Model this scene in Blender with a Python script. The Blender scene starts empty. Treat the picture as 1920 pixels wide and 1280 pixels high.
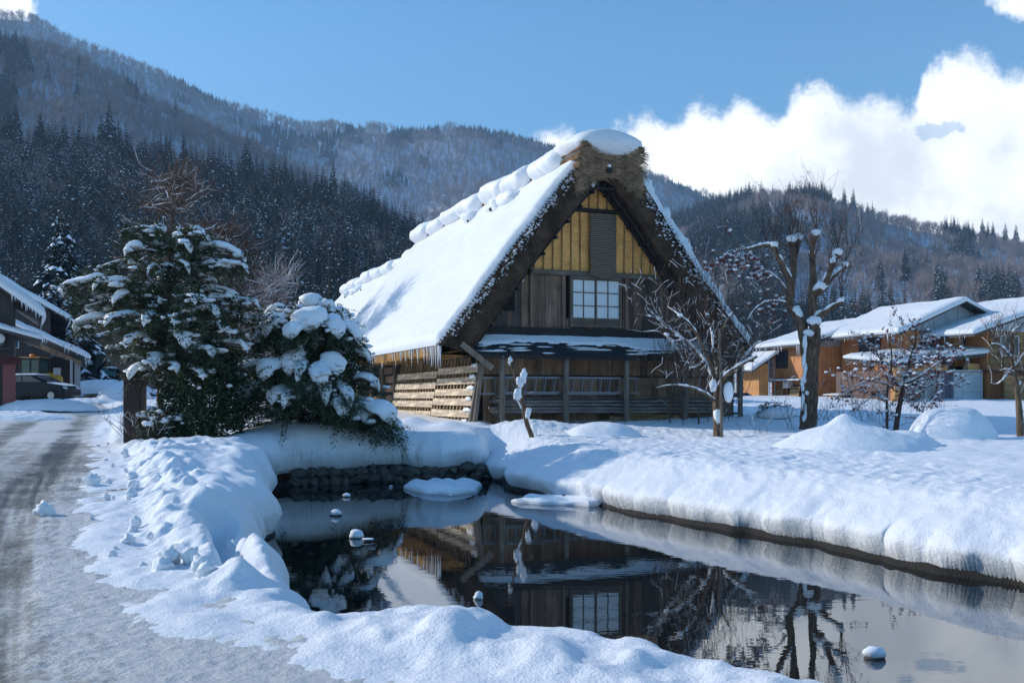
import bpy, bmesh, math, random
import numpy as np
from mathutils import Vector, Matrix, noise as mnoise
R = math.radians
C = bpy.context.scene.collection
rnd = random.Random(7)
NP = np.random.RandomState(11)

# ---------------------------------------------------------------- camera
F = 1867.0; HZ = 746.0; EYE = 1.78
cam = bpy.data.cameras.new('camera'); camo = bpy.data.objects.new('camera', cam); C.objects.link(camo)
camo.location = (0, 0, EYE); camo.rotation_euler = (R(90), 0, 0)
cam.lens = 35.0; cam.sensor_width = 36; cam.shift_y = (HZ - 640) / 1920; cam.clip_start = 0.1; cam.clip_end = 20000
bpy.context.scene.camera = camo
vs = bpy.context.scene.view_settings
vs.view_transform = 'Standard'; vs.look = 'None'; vs.exposure = 0.38; vs.gamma = 1; vs.use_curve_mapping = False
cy = bpy.context.scene.cycles
cy.volume_bounces = 0; cy.max_bounces = 6; cy.diffuse_bounces = 3; cy.glossy_bounces = 3; cy.transparent_max_bounces = 12
cy.caustics_reflective = False; cy.caustics_refractive = False; cy.sample_clamp_indirect = 4

RISE = .02464                                                       # the valley floor rises gently away from the pond
def near_scale(Y): return 1.78 / (2.5 - RISE * np.minimum(Y, 29.0))
def my(Y): return float(Y * near_scale(Y)) if Y < 29 else float(Y)
def lift(Y): return RISE * max(0, Y - 29)
def P(px, py, Y):
    Y = my(Y)
    return Vector(((px - 960) * Y / F, Y, EYE + (HZ - py) * Y / F))

# ---------------------------------------------------------------- world: clear sky with a bank of cloud
SUN_AZ = R(-71); SUN_EL = R(27)
w = bpy.data.worlds.new('World'); bpy.context.scene.world = w; w.use_nodes = True
nt = w.node_tree; N = nt.nodes; L = nt.links
bg = N['Background']; bg.inputs[1].default_value = 0.15
sky = N.new('ShaderNodeTexSky'); sky.sky_type = 'NISHITA'; sky.sun_disc = False
sky.sun_elevation = SUN_EL; sky.sun_rotation = SUN_AZ; sky.altitude = 500; sky.air_density = 1.15; sky.dust_density = 0.9; sky.ozone_density = 4.0
def nmath(nt, op, a, b=None, clamp=False):
    n = nt.nodes.new('ShaderNodeMath'); n.operation = op; n.use_clamp = clamp
    for i, v in enumerate((a, b)):
        if v is None: continue
        if isinstance(v, (int, float)): n.inputs[i].default_value = v
        else: nt.links.new(v, n.inputs[i])
    return n.outputs[0]
tc = N.new('ShaderNodeTexCoord'); sx = N.new('ShaderNodeSeparateXYZ'); L.new(tc.outputs['Generated'], sx.inputs[0])
ys = nmath(nt, 'MAXIMUM', sx.outputs[1], 0.05)
az = nmath(nt, 'DIVIDE', sx.outputs[0], ys); el = nmath(nt, 'DIVIDE', sx.outputs[2], ys)
cb = N.new('ShaderNodeCombineXYZ'); L.new(az, cb.inputs[0]); L.new(el, cb.inputs[1])
def skynoise(scale, detail, off=0.0, rough=0.6):
    n = N.new('ShaderNodeTexNoise'); n.inputs['Scale'].default_value = scale; n.inputs['Detail'].default_value = detail; n.inputs['Roughness'].default_value = rough
    m = N.new('ShaderNodeVectorMath'); m.operation = 'ADD'; m.inputs[1].default_value = (off, off * .7, 0); L.new(cb.outputs[0], m.inputs[0]); L.new(m.outputs[0], n.inputs['Vector'])
    return n.outputs['Fac']
# height of the cloud bank's upper edge against azimuth
u01 = nmath(nt, 'ADD', nmath(nt, 'MULTIPLY', az, 0.5), 0.5, True)
fc = N.new('ShaderNodeFloatCurve'); L.new(u01, fc.inputs[1])
edge = [(-400,1000),(700,760),(960,290),(1010,255),(1060,238),(1110,262),(1160,245),(1230,205),(1262,222),(1300,196),(1350,208),(1390,178),(1455,218),(1490,172),(1540,168),(1600,185),(1650,178),(1705,214),(1730,130),(1780,95),(1850,98),(1900,135),(2000,70),(2300,-80),(2700,60)]
cur = fc.mapping.curves[0]
pts = [((((x - 960) / F) * .5 + .5), min(1, max(0, (HZ - y) / F))) for x, y in edge]
while len(cur.points) < len(pts): cur.points.new(.5, .5)
for p, q in zip(cur.points, pts): p.location = q; p.handle_type = 'AUTO'
fc.mapping.update()
def smooth(nt, v, a, b):
    m = nt.nodes.new('ShaderNodeMapRange'); m.interpolation_type = 'SMOOTHSTEP'; nt.links.new(v, m.inputs[0])
    m.inputs[1].default_value = a; m.inputs[2].default_value = b; m.inputs[3].default_value = 0; m.inputs[4].default_value = 1
    return m.outputs[0]
n1 = nmath(nt, 'ADD', nmath(nt, 'MULTIPLY', nmath(nt, 'SUBTRACT', skynoise(13, 10, 3.1, .68), .5), .085), nmath(nt, 'MULTIPLY', nmath(nt, 'SUBTRACT', skynoise(60, 8, 9.1, .75), .5), .030))
dlt = nmath(nt, 'ADD', nmath(nt, 'SUBTRACT', fc.outputs[0], el), n1)
mask = smooth(nt, dlt, -0.007, 0.018)
# small cloud at the top right and one behind the left ridge
def puff(px, py, rx, ry, ns=22, am=2.2):
    ax, ey = (px - 960) / F, (HZ - py) / F
    a = nmath(nt, 'DIVIDE', nmath(nt, 'SUBTRACT', az, ax), rx / F); b = nmath(nt, 'DIVIDE', nmath(nt, 'SUBTRACT', el, ey), ry / F)
    r = nmath(nt, 'SQRT', nmath(nt, 'ADD', nmath(nt, 'MULTIPLY', a, a), nmath(nt, 'MULTIPLY', b, b)))
    v = nmath(nt, 'ADD', nmath(nt, 'SUBTRACT', 1.0, r), nmath(nt, 'MULTIPLY', nmath(nt, 'SUBTRACT', skynoise(ns, 9, px * .01, .65), .5), am))
    return smooth(nt, v, 0.0, 0.5)
mask = nmath(nt, 'MAXIMUM', mask, puff(1930, -20, 90, 60)); mask = nmath(nt, 'MAXIMUM', mask, puff(25, 20, 60, 40))
hole = puff(1752, 247, 42, 16, 42, 7.0); mask = nmath(nt, 'MULTIPLY', mask, nmath(nt, 'SUBTRACT', 1.0, nmath(nt, 'MULTIPLY', hole, .45)))
mask = nmath(nt, 'MULTIPLY', mask, smooth(nt, sx.outputs[1], 0.1, 0.3))
hs = N.new('ShaderNodeHueSaturation'); hs.inputs['Hue'].default_value = 0.495; hs.inputs['Saturation'].default_value = 1.22; hs.inputs['Value'].default_value = 1.0
L.new(sky.outputs[0], hs.inputs['Color'])
cr = N.new('ShaderNodeMix'); cr.data_type = 'RGBA'
shade = smooth(nt, skynoise(6, 8, 7.7, .62), 0.30, 0.56)
cr.inputs[6].default_value = (5.9, 6.1, 6.4, 1); cr.inputs[7].default_value = (8.8, 8.75, 8.6, 1); L.new(shade, cr.inputs[0])
mx = N.new('ShaderNodeMix'); mx.data_type = 'RGBA'; L.new(mask, mx.inputs[0]); L.new(hs.outputs[0], mx.inputs[6]); L.new(cr.outputs[2], mx.inputs[7])
L.new(mx.outputs[2], bg.inputs[0])

# ---------------------------------------------------------------- sun
sd = bpy.data.lights.new('sun', 'SUN'); sd.energy = 3.6; sd.angle = R(0.5); sd.color = (1, .93, .83)
so = bpy.data.objects.new('sun', sd); C.objects.link(so)
SD = Vector((math.sin(SUN_AZ) * math.cos(SUN_EL), math.cos(SUN_AZ) * math.cos(SUN_EL), math.sin(SUN_EL)))
so.rotation_euler = SD.to_track_quat('Z', 'Y').to_euler(); so.location = (-40, 30, 60)

# ---------------------------------------------------------------- tagging
def tag(o, label=None, cat=None, group=None, kind=None):
    if label: o['label'] = label
    if cat: o['category'] = cat
    if group: o['group'] = group
    if kind: o['kind'] = kind
    return o
def empty(name, loc, label, cat, group=None, rz=0):
    o = bpy.data.objects.new(name, None); C.objects.link(o); o.location = loc; o.rotation_euler = (0, 0, rz)
    o.empty_display_size = .2
    return tag(o, label, cat, group)

# ---------------------------------------------------------------- mesh builder
class MB:
    def __init__(s): s.v = []; s.f = []; s.m = []; s.mi = 0
    def add(s, vs_, fs):
        b = len(s.v); s.v.extend([tuple(x) for x in vs_]); s.f.extend([tuple(i + b for i in f) for f in fs]); s.m.extend([s.mi] * len(fs)); return s
    def box(s, c, size, rot=None, j=0):
        hx, hy, hz = size[0] / 2, size[1] / 2, size[2] / 2; c = Vector(c)
        vs_ = [Vector((x * hx, y * hy, z * hz)) for x in (-1, 1) for y in (-1, 1) for z in (-1, 1)]
        if j: vs_ = [v + Vector((rnd.uniform(-j, j), rnd.uniform(-j, j), rnd.uniform(-j, j))) for v in vs_]
        if rot is not None: vs_ = [rot @ v for v in vs_]
        return s.add([c + v for v in vs_], [(0, 1, 3, 2), (4, 6, 7, 5), (0, 4, 5, 1), (2, 3, 7, 6), (0, 2, 6, 4), (1, 5, 7, 3)])
    def bar(s, a, b, wd, dp, up=(0, 0, 1), j=0):
        a = Vector(a); b = Vector(b); x = (b - a); l = x.length; x.normalize(); u = Vector(up)
        y = u.cross(x)
        if y.length < 1e-4: y = Vector((1, 0, 0)).cross(x)
        y.normalize(); z = x.cross(y)
        return s.box((a + b) / 2, (l, wd, dp), Matrix((x, y, z)).transposed(), j)
    def tube(s, pts, rad, n=6, cap=True):
        pts = [Vector(p) for p in pts]; rings = []; vs_ = []; fs = []; prev = None
        if isinstance(rad, (int, float)): rad = [rad] * len(pts)
        for i, p in enumerate(pts):
            d = (pts[min(i + 1, len(pts) - 1)] - pts[max(i - 1, 0)])
            if d.length < 1e-7: d = Vector((0, 0, 1))
            d.normalize()
            if prev is None: x = d.orthogonal().normalized()
            else:
                x = prev - d * prev.dot(d)
                x = x.normalized() if x.length > 1e-5 else d.orthogonal().normalized()
            prev = x; y = d.cross(x)
            for k in range(n):
                a = 2 * math.pi * k / n; vs_.append(p + (x * math.cos(a) + y * math.sin(a)) * rad[i])
        for i in range(len(pts) - 1):
            for k in range(n):
                k2 = (k + 1) % n; fs.append((i * n + k, i * n + k2, (i + 1) * n + k2, (i + 1) * n + k))
        if cap: fs.append(tuple(range(n))[::-1]); fs.append(tuple((len(pts) - 1) * n + k for k in range(n)))
        return s.add(vs_, fs)
    def blob(s, c, r, seed=0, amp=.25, nu=10, nv=7, rot=None, flat=None, freq=1.6):
        c = Vector(c); r = Vector(r) if not isinstance(r, (int, float)) else Vector((r, r, r)); vs_ = []; fs = []
        def pt(a, b):
            d = Vector((math.cos(a) * math.sin(b), math.sin(a) * math.sin(b), math.cos(b)))
            k = 1 + amp * mnoise.noise(d * freq + Vector((seed * 3.7, seed * 1.3, seed)))*1.6
            q = Vector((d.x * r.x, d.y * r.y, d.z * r.z)) * k
            if flat is not None and q.z < -flat * r.z: q.z = -flat * r.z + (q.z + flat * r.z) * .15
            if rot is not None: q = rot @ q
            return c + q
        vs_.append(pt(0, 0))
        for i in range(1, nv):
            for k in range(nu): vs_.append(pt(2 * math.pi * k / nu, math.pi * i / nv))
        vs_.append(pt(0, math.pi))
        for k in range(nu): fs.append((0, 1 + k, 1 + (k + 1) % nu))
        for i in range(nv - 2):
            for k in range(nu):
                a = 1 + i * nu; fs.append((a + k, a + nu + k, a + nu + (k + 1) % nu, a + (k + 1) % nu))
        a = 1 + (nv - 2) * nu; e = len(vs_) - 1
        for k in range(nu): fs.append((a + k, e, a + (k + 1) % nu))
        return s.add(vs_, fs)
    def quad(s, a, b, c, d): return s.add([a, b, c, d], [(0, 1, 2, 3)])
    def prism(s, prof, y0, y1, mp=lambda x, y, z: (x, y, z)):
        n = len(prof); vs_ = [mp(p[0], y0, p[1]) for p in prof] + [mp(p[0], y1, p[1]) for p in prof]
        fs = [(i, (i + 1) % n, n + (i + 1) % n, n + i) for i in range(n)] + [tuple(range(n))[::-1], tuple(range(n, 2 * n))]
        return s.add(vs_, fs)
    def build(s, name, mat, parent=None, smooth=False, loc=None):
        me = bpy.data.meshes.new(name)
        if s.f: me.from_pydata(s.v, [], s.f)
        mats = mat if isinstance(mat, (list, tuple)) else [mat]
        for m in mats: me.materials.append(m)
        if len(mats) > 1: me.polygons.foreach_set('material_index', s.m)
        if smooth: me.polygons.foreach_set('use_smooth', [True] * len(me.polygons))
        me.update()
        o = bpy.data.objects.new(name, me); C.objects.link(o)
        if parent: o.parent = parent
        if loc is not None: o.location = loc
        return o
def npmesh(name, verts, faces, mat, parent=None, smooth=True, mi=None):
    verts = np.asarray(verts, np.float32); faces = np.asarray(faces, np.int32); k = faces.shape[1]
    me = bpy.data.meshes.new(name); me.vertices.add(len(verts)); me.vertices.foreach_set('co', verts.ravel())
    me.loops.add(faces.size); me.loops.foreach_set('vertex_index', faces.ravel())
    me.polygons.add(len(faces)); me.polygons.foreach_set('loop_start', np.arange(0, faces.size, k, dtype=np.int32))
    try: me.polygons.foreach_set('loop_total', np.full(len(faces), k, np.int32))
    except Exception: pass
    me.polygons.foreach_set('use_smooth', np.full(len(faces), smooth))
    for m in (mat if isinstance(mat, (list, tuple)) else [mat]): me.materials.append(m)
    if mi is not None: me.polygons.foreach_set('material_index', np.asarray(mi, np.int32))
    me.update(calc_edges=True); me.validate()
    o = bpy.data.objects.new(name, me); C.objects.link(o)
    if parent: o.parent = parent
    return o
def gridfaces(nu, nv):
    i = np.arange(nu * nv).reshape(nu, nv)
    return np.stack([i[:-1, :-1], i[1:, :-1], i[1:, 1:], i[:-1, 1:]], -1).reshape(-1, 4)

# ---------------------------------------------------------------- numpy noise
def _h(ix, iy, s):
    n = (ix * 374761393 + iy * 668265263 + s * 974634777) & 0x7fffffff
    n = ((n ^ (n >> 13)) * 1274126177) & 0x7fffffff
    return ((n ^ (n >> 16)) & 0xffff) / 65535.0
def vnoise(x, y, s=0):
    x = np.asarray(x, float); y = np.asarray(y, float)
    ix = np.floor(x).astype(np.int64); iy = np.floor(y).astype(np.int64); fx = x - ix; fy = y - iy
    fx = fx * fx * fx * (fx * (fx * 6 - 15) + 10); fy = fy * fy * fy * (fy * (fy * 6 - 15) + 10)
    a = _h(ix, iy, s); b = _h(ix + 1, iy, s); c = _h(ix, iy + 1, s); d = _h(ix + 1, iy + 1, s)
    return (a + (b - a) * fx) * (1 - fy) + (c + (d - c) * fx) * fy
def fbm(x, y, s=0, o=4):
    r = 0; a = .5
    for k in range(o):
        r = r + a * (vnoise(x * 1.0 + k * 17.3, y * 1.0 - k * 9.1, s + k) - .5) * 2; x = x * 2.03 * .8 + y * 2.03 * .6 if k % 2 else x * 2.03; y = y * 2.03; a *= .5
    return r
def seg_d(poly, X, Y, closed=True):
    d = np.full(X.shape, 1e9); n = len(poly)
    for i in range(n if closed else n - 1):
        ax, ay = poly[i]; bx, by = poly[(i + 1) % n]; dx, dy = bx - ax, by - ay; l = dx * dx + dy * dy
        t = np.clip(((X - ax) * dx + (Y - ay) * dy) / l, 0, 1)
        d = np.minimum(d, np.hypot(X - ax - t * dx, Y - ay - t * dy))
    return d
def sdf(poly, X, Y):
    d = seg_d(poly, X, Y); ins = np.zeros(X.shape, bool); n = len(poly)
    for i in range(n):
        ax, ay = poly[i]; bx, by = poly[(i + 1) % n]
        if ay == by: continue
        c = ((ay > Y) != (by > Y)) & (X < (bx - ax) * (Y - ay) / (by - ay) + ax); ins ^= c
    return np.where(ins, -d, d)
def ss(x, a, b):
    t = np.clip((x - a) / (b - a), 0, 1); return t * t * (3 - 2 * t)

# ---------------------------------------------------------------- materials
def newmat(name):
    m = bpy.data.materials.new(name); m.use_nodes = True; return m, m.node_tree, m.node_tree.nodes['Principled BSDF']
def vec_nodes(nt, scale=(1, 1, 1), src='Object'):
    t = nt.nodes.new('ShaderNodeTexCoord'); m = nt.nodes.new('ShaderNodeMapping'); m.inputs['Scale'].default_value = scale
    nt.links.new(t.outputs[src], m.inputs[0]); return m.outputs[0]
def tex_noise(nt, vec, scale, detail=4, rough=.55):
    n = nt.nodes.new('ShaderNodeTexNoise'); n.inputs['Scale'].default_value = scale; n.inputs['Detail'].default_value = detail; n.inputs['Roughness'].default_value = rough
    if vec is not None: nt.links.new(vec, n.inputs['Vector'])
    return n.outputs['Fac']
def ramp(nt, fac, stops):
    r = nt.nodes.new('ShaderNodeValToRGB'); e = r.color_ramp.elements
    while len(e) < len(stops): e.new(.5)
    for x, (p, c) in zip(e, stops): x.position = p; x.color = (*c, 1) if len(c) == 3 else c
    nt.links.new(fac, r.inputs[0]); return r.outputs[0]
def mixc(nt, fac, a, b, mode='MIX'):
    m = nt.nodes.new('ShaderNodeMix'); m.data_type = 'RGBA'; m.blend_type = mode
    for i, v in ((0, fac), (6, a), (7, b)):
        if isinstance(v, (int, float)): m.inputs[i].default_value = v
        elif isinstance(v, tuple): m.inputs[i].default_value = (*v, 1)
        else: nt.links.new(v, m.inputs[i])
    return m.outputs[2]
def bump(nt, bsdf, h, strength=.3, dist=.02, prev=None):
    b = nt.nodes.new('ShaderNodeBump'); b.inputs['Strength'].default_value = strength; b.inputs['Distance'].default_value = dist
    nt.links.new(h, b.inputs['Height'])
    if prev: nt.links.new(prev, b.inputs['Normal'])
    nt.links.new(b.outputs[0], bsdf.inputs['Normal']); return b.outputs[0]
def simple(name, col, rough=.7, var=.25, scale=6, metal=0, bs=0, spec=None):
    m, t, b = newmat(name); n = tex_noise(t, vec_nodes(t), scale, 5)
    c = ramp(t, n, [(.3, tuple(x * (1 - var) for x in col)), (.7, tuple(min(1, x * (1 + var)) for x in col))])
    t.links.new(c, b.inputs['Base Color']); b.inputs['Roughness'].default_value = rough; b.inputs['Metallic'].default_value = metal
    if spec is not None: b.inputs['Specular IOR Level'].default_value = spec
    if bs: bump(t, b, tex_noise(t, vec_nodes(t), scale * 6, 4), bs, .02)
    return m
def wood(name, cols, grain=(1, 1, .06), rough=.8, gscale=18, bs=.4):
    m, t, b = newmat(name); g = t.nodes.new('ShaderNodeNewGeometry')
    base = ramp(t, g.outputs['Random Per Island'], [(i / (len(cols) - 1), c) for i, c in enumerate(cols)])
    n = tex_noise(t, vec_nodes(t, grain), gscale, 6, .65)
    dk = ramp(t, n, [(.32, (.45, .43, .42)), (.5, (.9, .88, .86)), (.7, (1.25, 1.22, 1.18))])
    n2 = tex_noise(t, vec_nodes(t), 1.7, 3); st = ramp(t, n2, [(.35, (.7, .68, .66)), (.6, (1.1, 1.08, 1.05))])
    c = mixc(t, 1.0, mixc(t, 1.0, base, dk, 'MULTIPLY'), st, 'MULTIPLY')
    t.links.new(c, b.inputs['Base Color']); b.inputs['Roughness'].default_value = rough
    bump(t, b, n, bs, .01); return m
def snowmat(name, bscale=9, bs=.35, dist=.03, col=(.86, .89, .93)):
    m, t, b = newmat(name); v = vec_nodes(t)
    n1 = tex_noise(t, v, bscale, 6, .6); n2 = tex_noise(t, v, bscale * 9, 4, .6)
    c = ramp(t, n1, [(.3, tuple(x * .95 for x in col)), (.65, col)]); t.links.new(c, b.inputs['Base Color'])
    b.inputs['Roughness'].default_value = .55; b.inputs['Specular IOR Level'].default_value = .25
    p = bump(t, b, n1, bs, dist); bump(t, b, n2, bs, dist * .25, p); return m
M = {}
M['snow'] = snowmat('snow'); M['snow_smooth'] = snowmat('snow_smooth', 4, .45, .04, (.78, .805, .835))
M['snow_rough'] = snowmat('snow_rough', 16, .7, .03)
# ================================================================ TERRAIN, POND, ROAD
POND = [(-5.75,21.8),(-5.35,20.6),(-4.75,19.0),(-4.45,17.8),(-3.95,16.4),(-3.72,15.3),(-3.85,14.6),(-3.62,13.7),(-3.3,12.4),(-2.9,11.0),(-2.5,9.7),(-2.1,8.7),(-1.75,7.9),(-1.2,7.1),(-.4,6.55),(.4,6.2),(1.2,5.6),(2.0,4.8),(3.5,4.0),(7,4.2),(8.6,6.5),(7.6,9.2),(6.6,10.8),(6.05,11.8),(5.8,12.1),(5.1,13.1),(4.55,14.1),(3.67,15.55),(2.64,17.0),(1.9,18.2),(1.3,19.3),(.6,20.4),(.0,21.7),(-.35,23.5),(-.55,24.9),(-.82,24.8),(-.85,23.5),(-1.6,23.2),(-3.2,22.9),(-4.95,22.3),(-5.15,21.9)]
_pp = []
for _i in range(len(POND)):
    _a = np.array(POND[_i]); _b = np.array(POND[(_i + 1) % len(POND)]); _l = np.hypot(*(_b - _a)); _n = max(1, int(_l / .22)); _nn = np.array([_b[1] - _a[1], _a[0] - _b[0]]) / _l
    for _k in range(_n):
        _q = _a + (_b - _a) * _k / _n; _w = .16 * float(fbm(np.array([_q[0] / .9]), np.array([_q[1] / .9]), 7, 3)[0]) * (2 if _l > 1 else 1); _pp.append(tuple(_q + _nn * _w))
POND_ = POND; POND = _pp
def rp(px, py, z=.85): Y = (EYE - z) * F / (py - HZ); return ((px - 960) * Y / F, Y)
ROAD = [(-18.3,46),(-9.2,22.5),(-7.6,19),(-6.6,16.5),(-5.6,14.2),(-4.75,12.0),(-3.9,10.0),(-3.3,8.7),(-2.6,7.6),(-1.9,6.7),(-1.1,5.95),(-.4,5.4),(.3,4.95),(1.2,4.35),(2.2,3.6),(4,1.5),(9,-6),(-14,-14),(-16,4),(-17.0,20),(-19.5,30),(-23.5,44),(-30,60),(-44,86),(-40,86),(-24.5,60)]
def height(X, Y):
    dp = sdf(POND_, X, Y); dr = sdf(ROAD, X, Y); mk = np.abs(dp) < 1.6
    if mk.any(): dfine = sdf(POND, X[mk], Y[mk]); a_ = ss(np.abs(dp[mk]), .9, 1.6); dp[mk] = dfine * (1 - a_) + dp[mk] * a_
    big = fbm(X / 4.5, Y / 4.5, 1, 3); med = fbm(X / .9, Y / .9, 5, 4); sm = fbm(X / .16, Y / .3, 9, 3)
    # open field on the right
    field = .93 + .10 * big + .04 * med * ss(dp, .5, 2.5) + .034 * sm
    ax, ay = .66, -.75; s_ = X * ax + Y * ay
    streak = fbm(s_ / .17 + dp * .8, dp / 1.4, 21, 3)
    field = field + .032 * streak * (1 - ss(dp, 2.5, 5.5)) * ss(dp, .5, 1.5)
    # drifts near the house wall and the far yards
    field += .18 * np.exp(-((X - 2.2) ** 2 / 8 + (Y - 26.5) ** 2 / 1.2)) + .16 * ss(Y, 24, 33) * (X > -1)
    field += .25 * np.exp(-((X - .3) ** 2 / 1.2 + (Y - 26.0) ** 2 / 1.0))
    field += ss(Y, 32, 55) * .10 + .12 * ss(Y, 30, 45) * fbm(X / 2.5, Y / 2.5, 33, 3)
    # bank on top of the stone wall
    wall = 1.12 + .05 * big + .04 * fbm(X / 1.3, Y / 1.3, 41, 2)
    wall += .50 * np.exp(-((X + 5.0) ** 2 / 1.5 + (Y - 24.2) ** 2 / 2.2)) + .12 * np.exp(-((X + 3.6) ** 2 / .8 + (Y - 24.0) ** 2 / 2.2))
    wall += .22 * np.exp(-((X + 2.6) ** 2 / .25 + (Y - 26.2) ** 2 / .5)) + .17 * np.exp(-((X + 1.6) ** 2 / .22 + (Y - 25.4) ** 2 / .5)) 
    wl = (1 - ss(X, -.95, -.5)) * ss(Y, 20.8, 22.0) * ss(X, -7.5, -6)
    # ploughed berm on the left, between road and pond
    lump = fbm(X / .55, Y / .8, 51, 4); lump2 = fbm(X / .22, Y / .25, 61, 3)
    rid = 1 - np.abs(fbm(X / .7, Y / 1.1, 71, 3)) * 2
    berm = .90 + .20 * ss(dr, .1, .9) + (.17 * rid - .06) * ss(dr, .1, .8) + .11 * lump + (.12 * lump2 + .035 * fbm(X / .08, Y / .1, 161, 2)) * (1 - ss(dr, .6, 1.6))
    gr = seg_d([(-3.45, 11.2), (-3.0, 10.0), (-2.65, 9.1), (-2.3, 8.3), (-2.1,7.9)], X, Y, False)
    berm -= .55 * np.exp(-(gr / .11) ** 2) * ss(Y, 7.4, 8.3)
    berm -= .16 * ss(Y, 12, 14) * (1 - ss(dp, .3, 1.6)) * (1 - ss(Y, 16, 20))
    bl = (1 - ss(X, -1.6, -.6)) * (1 - ss(Y, 20.5, 22.5))
    # near bank between the bottom of the picture and the water
    near = .87 + .05 * ss(dr, 0, .3) + .08 * np.abs(lump) + .07 * lump2 + .09 * np.exp(-((X + .37) ** 2 / .035 + (Y - 6.0) ** 2 / .05)) + .05 * np.exp(-((X - .15) ** 2 / .12 + (Y - 5.65) ** 2 / .05))
    nl = ss(X, -2.3, -1.6) * (1 - ss(Y, 7.2, 8.5))
    z = field * (1 - wl) + wall * wl; z = z * (1 - bl) + berm * bl; z = z * (1 - nl) + near * nl
    # left side of the road and yards beyond
    fl = ss(-X, 8, 12) * ss(Y, 20, 26); z = z * (1 - fl) + (1.0 + .15 * big + .05 * med + .05 * ss(Y, 40, 70)) * fl
    lip = (.045 + .03 * fbm(X / .35, Y / .35, 81, 3)) * (1 - wl) * (1 - bl * .7) + .36 * wl
    wdt = 1.45 * (1 - wl) * (1 - bl) * (1 - nl) + .42 * wl * 1.2 + .55 * bl * (1 - wl) + .28 * nl
    t = np.clip(dp / np.maximum(wdt, .2), 0, 1); prof = np.sqrt(1 - (1 - t) ** 2)
    tr_ = np.clip(dp / .13, 0, 1); prof2 = .30 * np.sqrt(1 - (1 - tr_) ** 2) + .70 * (1 - (1 - t) ** 2.0); rgt = (1 - wl) * (1 - bl) * (1 - nl); prof = prof * (1 - rgt) + prof2 * rgt
    zz = lip + (z - lip) * prof
    zz = np.where(dp < .02, lip - np.clip(.02 - dp, 0, .2) * .5, zz)
    # the road is cut into the snow
    rk = ss(-dr, -.02, .22); zr = .80 + .075 * ss(dr, -.9, .0) + .05 * fbm(X / .35, Y / .5, 141, 4) * ss(dr, -1.2, -.2)
    edge = np.where(dr > 0, ss(dr, 0, .28 + .2 * bl), 0)
    zz = np.where(dp > .3, zz * 1, zz)
    m = (dr < 2) & (dp > .15)
    zz = np.where(m & (dr > -1.2), zr + (zz - zr) * edge, np.where(m, .78, zz))
    return zz, dp, dr, lip
def axis(lo, hi, segs):
    out = [lo]
    for end, st in segs:
        n = max(1, int(round((end - out[-1]) / st))); out += list(np.linspace(out[-1], end, n + 1)[1:])
    return np.array(out)
gx = axis(-320, 320, [(-120, 20), (-60, 5), (-30, 1.2), (-12, .3), (-7, .08), (2, .028), (7.5, .035), (12, .1), (22, .3), (40, 1), (100, 5), (320, 20)])
gy = axis(-60, 260, [(-10, 10), (2, 1.2), (4.5, .15), (9, .025), (15, .035), (25, .05), (30, .08), (40, .2), (70, .6), (120, 4), (260, 15)])
X, Y = np.meshgrid(gx, gy, indexing='ij')
Z, DP, DR, LIP = height(X, Y)
# the snow lip leans out over the water
gxn, gyn = np.gradient(DP, gx, gy); SS = X * .66 - Y * .75
ov = np.clip((Z - LIP + .05) / .35, 0, 1) * (1 - ss(DP, .05, .7)) * (DP > -.02) * .17 * (1 + .5 * fbm(X / .3, Y / .3, 95, 2))
face = (1 - ss(DP, .1, .6)) * (DP > -.02); ov = ov + face * (.03 * fbm(SS / .30, Z / .2, 131, 3) + .07 * fbm(SS / .5, Z / .4, 132, 2)) * (Z > LIP + .02)
ov = ov - np.clip(.02 - DP, 0, .3) * 1.5
Xo = X - gxn * ov; Yo = Y - gyn * ov
def ground_z(x, y):
    return float(height(np.array([[float(x)]]), np.array([[float(y)]]))[0][0, 0])
m, t, b = newmat('field_snow'); v = vec_nodes(t)
n1 = tex_noise(t, v, 7, 8, .68); n2 = tex_noise(t, v, 55, 5, .65)
t.links.new(ramp(t, n1, [(.3, (.82, .85, .90)), (.65, (.86, .89, .93))]), b.inputs['Base Color']); b.inputs['Roughness'].default_value = .6; b.inputs['Specular IOR Level'].default_value = .2
p = bump(t, b, n1, .6, .05); bump(t, b, n2, .7, .014, p); M['field'] = m
def settle(X, Y, Z):
    s = near_scale(Y); return X * s, Y * s, Z * s + RISE * np.maximum(0, Y - 29)
fc_ = gridfaces(len(gx), len(gy)); GX, GY, GZ = settle(Xo, Yo, Z)
fc_ = fc_[(DP.ravel()[fc_] > -.12).any(1)]
g = npmesh('snow_ground', np.stack([GX, GY, GZ], -1).reshape(-1, 3), fc_, M['field']); tag(g, kind='structure')
if g.data.polygons[0].normal.z < 0: g.data.flip_normals()

# road: packed slush with wheel tracks
rx = axis(-46, 9, [(-20, .8), (-12, .2), (-8, .07), (3, .025), (9, .3)]); ry = axis(-12, 88, [(3.5, .6), (9, .022), (16, .045), (26, .1), (50, .35), (88, 1.5)])
RX, RY = np.meshgrid(rx, ry, indexing='ij'); rd = sdf(ROAD, RX, RY)
def track(x, y):
    # wheel ruts run along the road
    s = np.zeros_like(x)
    for poly, wd in (([(-17.2, 40), (-9.9, 22), (-7.0, 14.5), (-5.1, 10), (-3.9, 7.5), (-2.6, 4.6), (-1.8, 2), (-1, -5)], .36), ([(-19.2, 41), (-12.2, 23), (-9.0, 15), (-6.9, 10.0), (-5.6, 7.5), (-4.4, 4.6), (-3.6, 2), (-3, -5)], .55)):
        dd = seg_d(poly, x, y, False) + .14 * fbm(x / .8, y / 1.6, 15, 2); s = np.maximum(s, 1 - ss(dd, wd * .5, wd))
    return s
TR = track(RX, RY)
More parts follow.
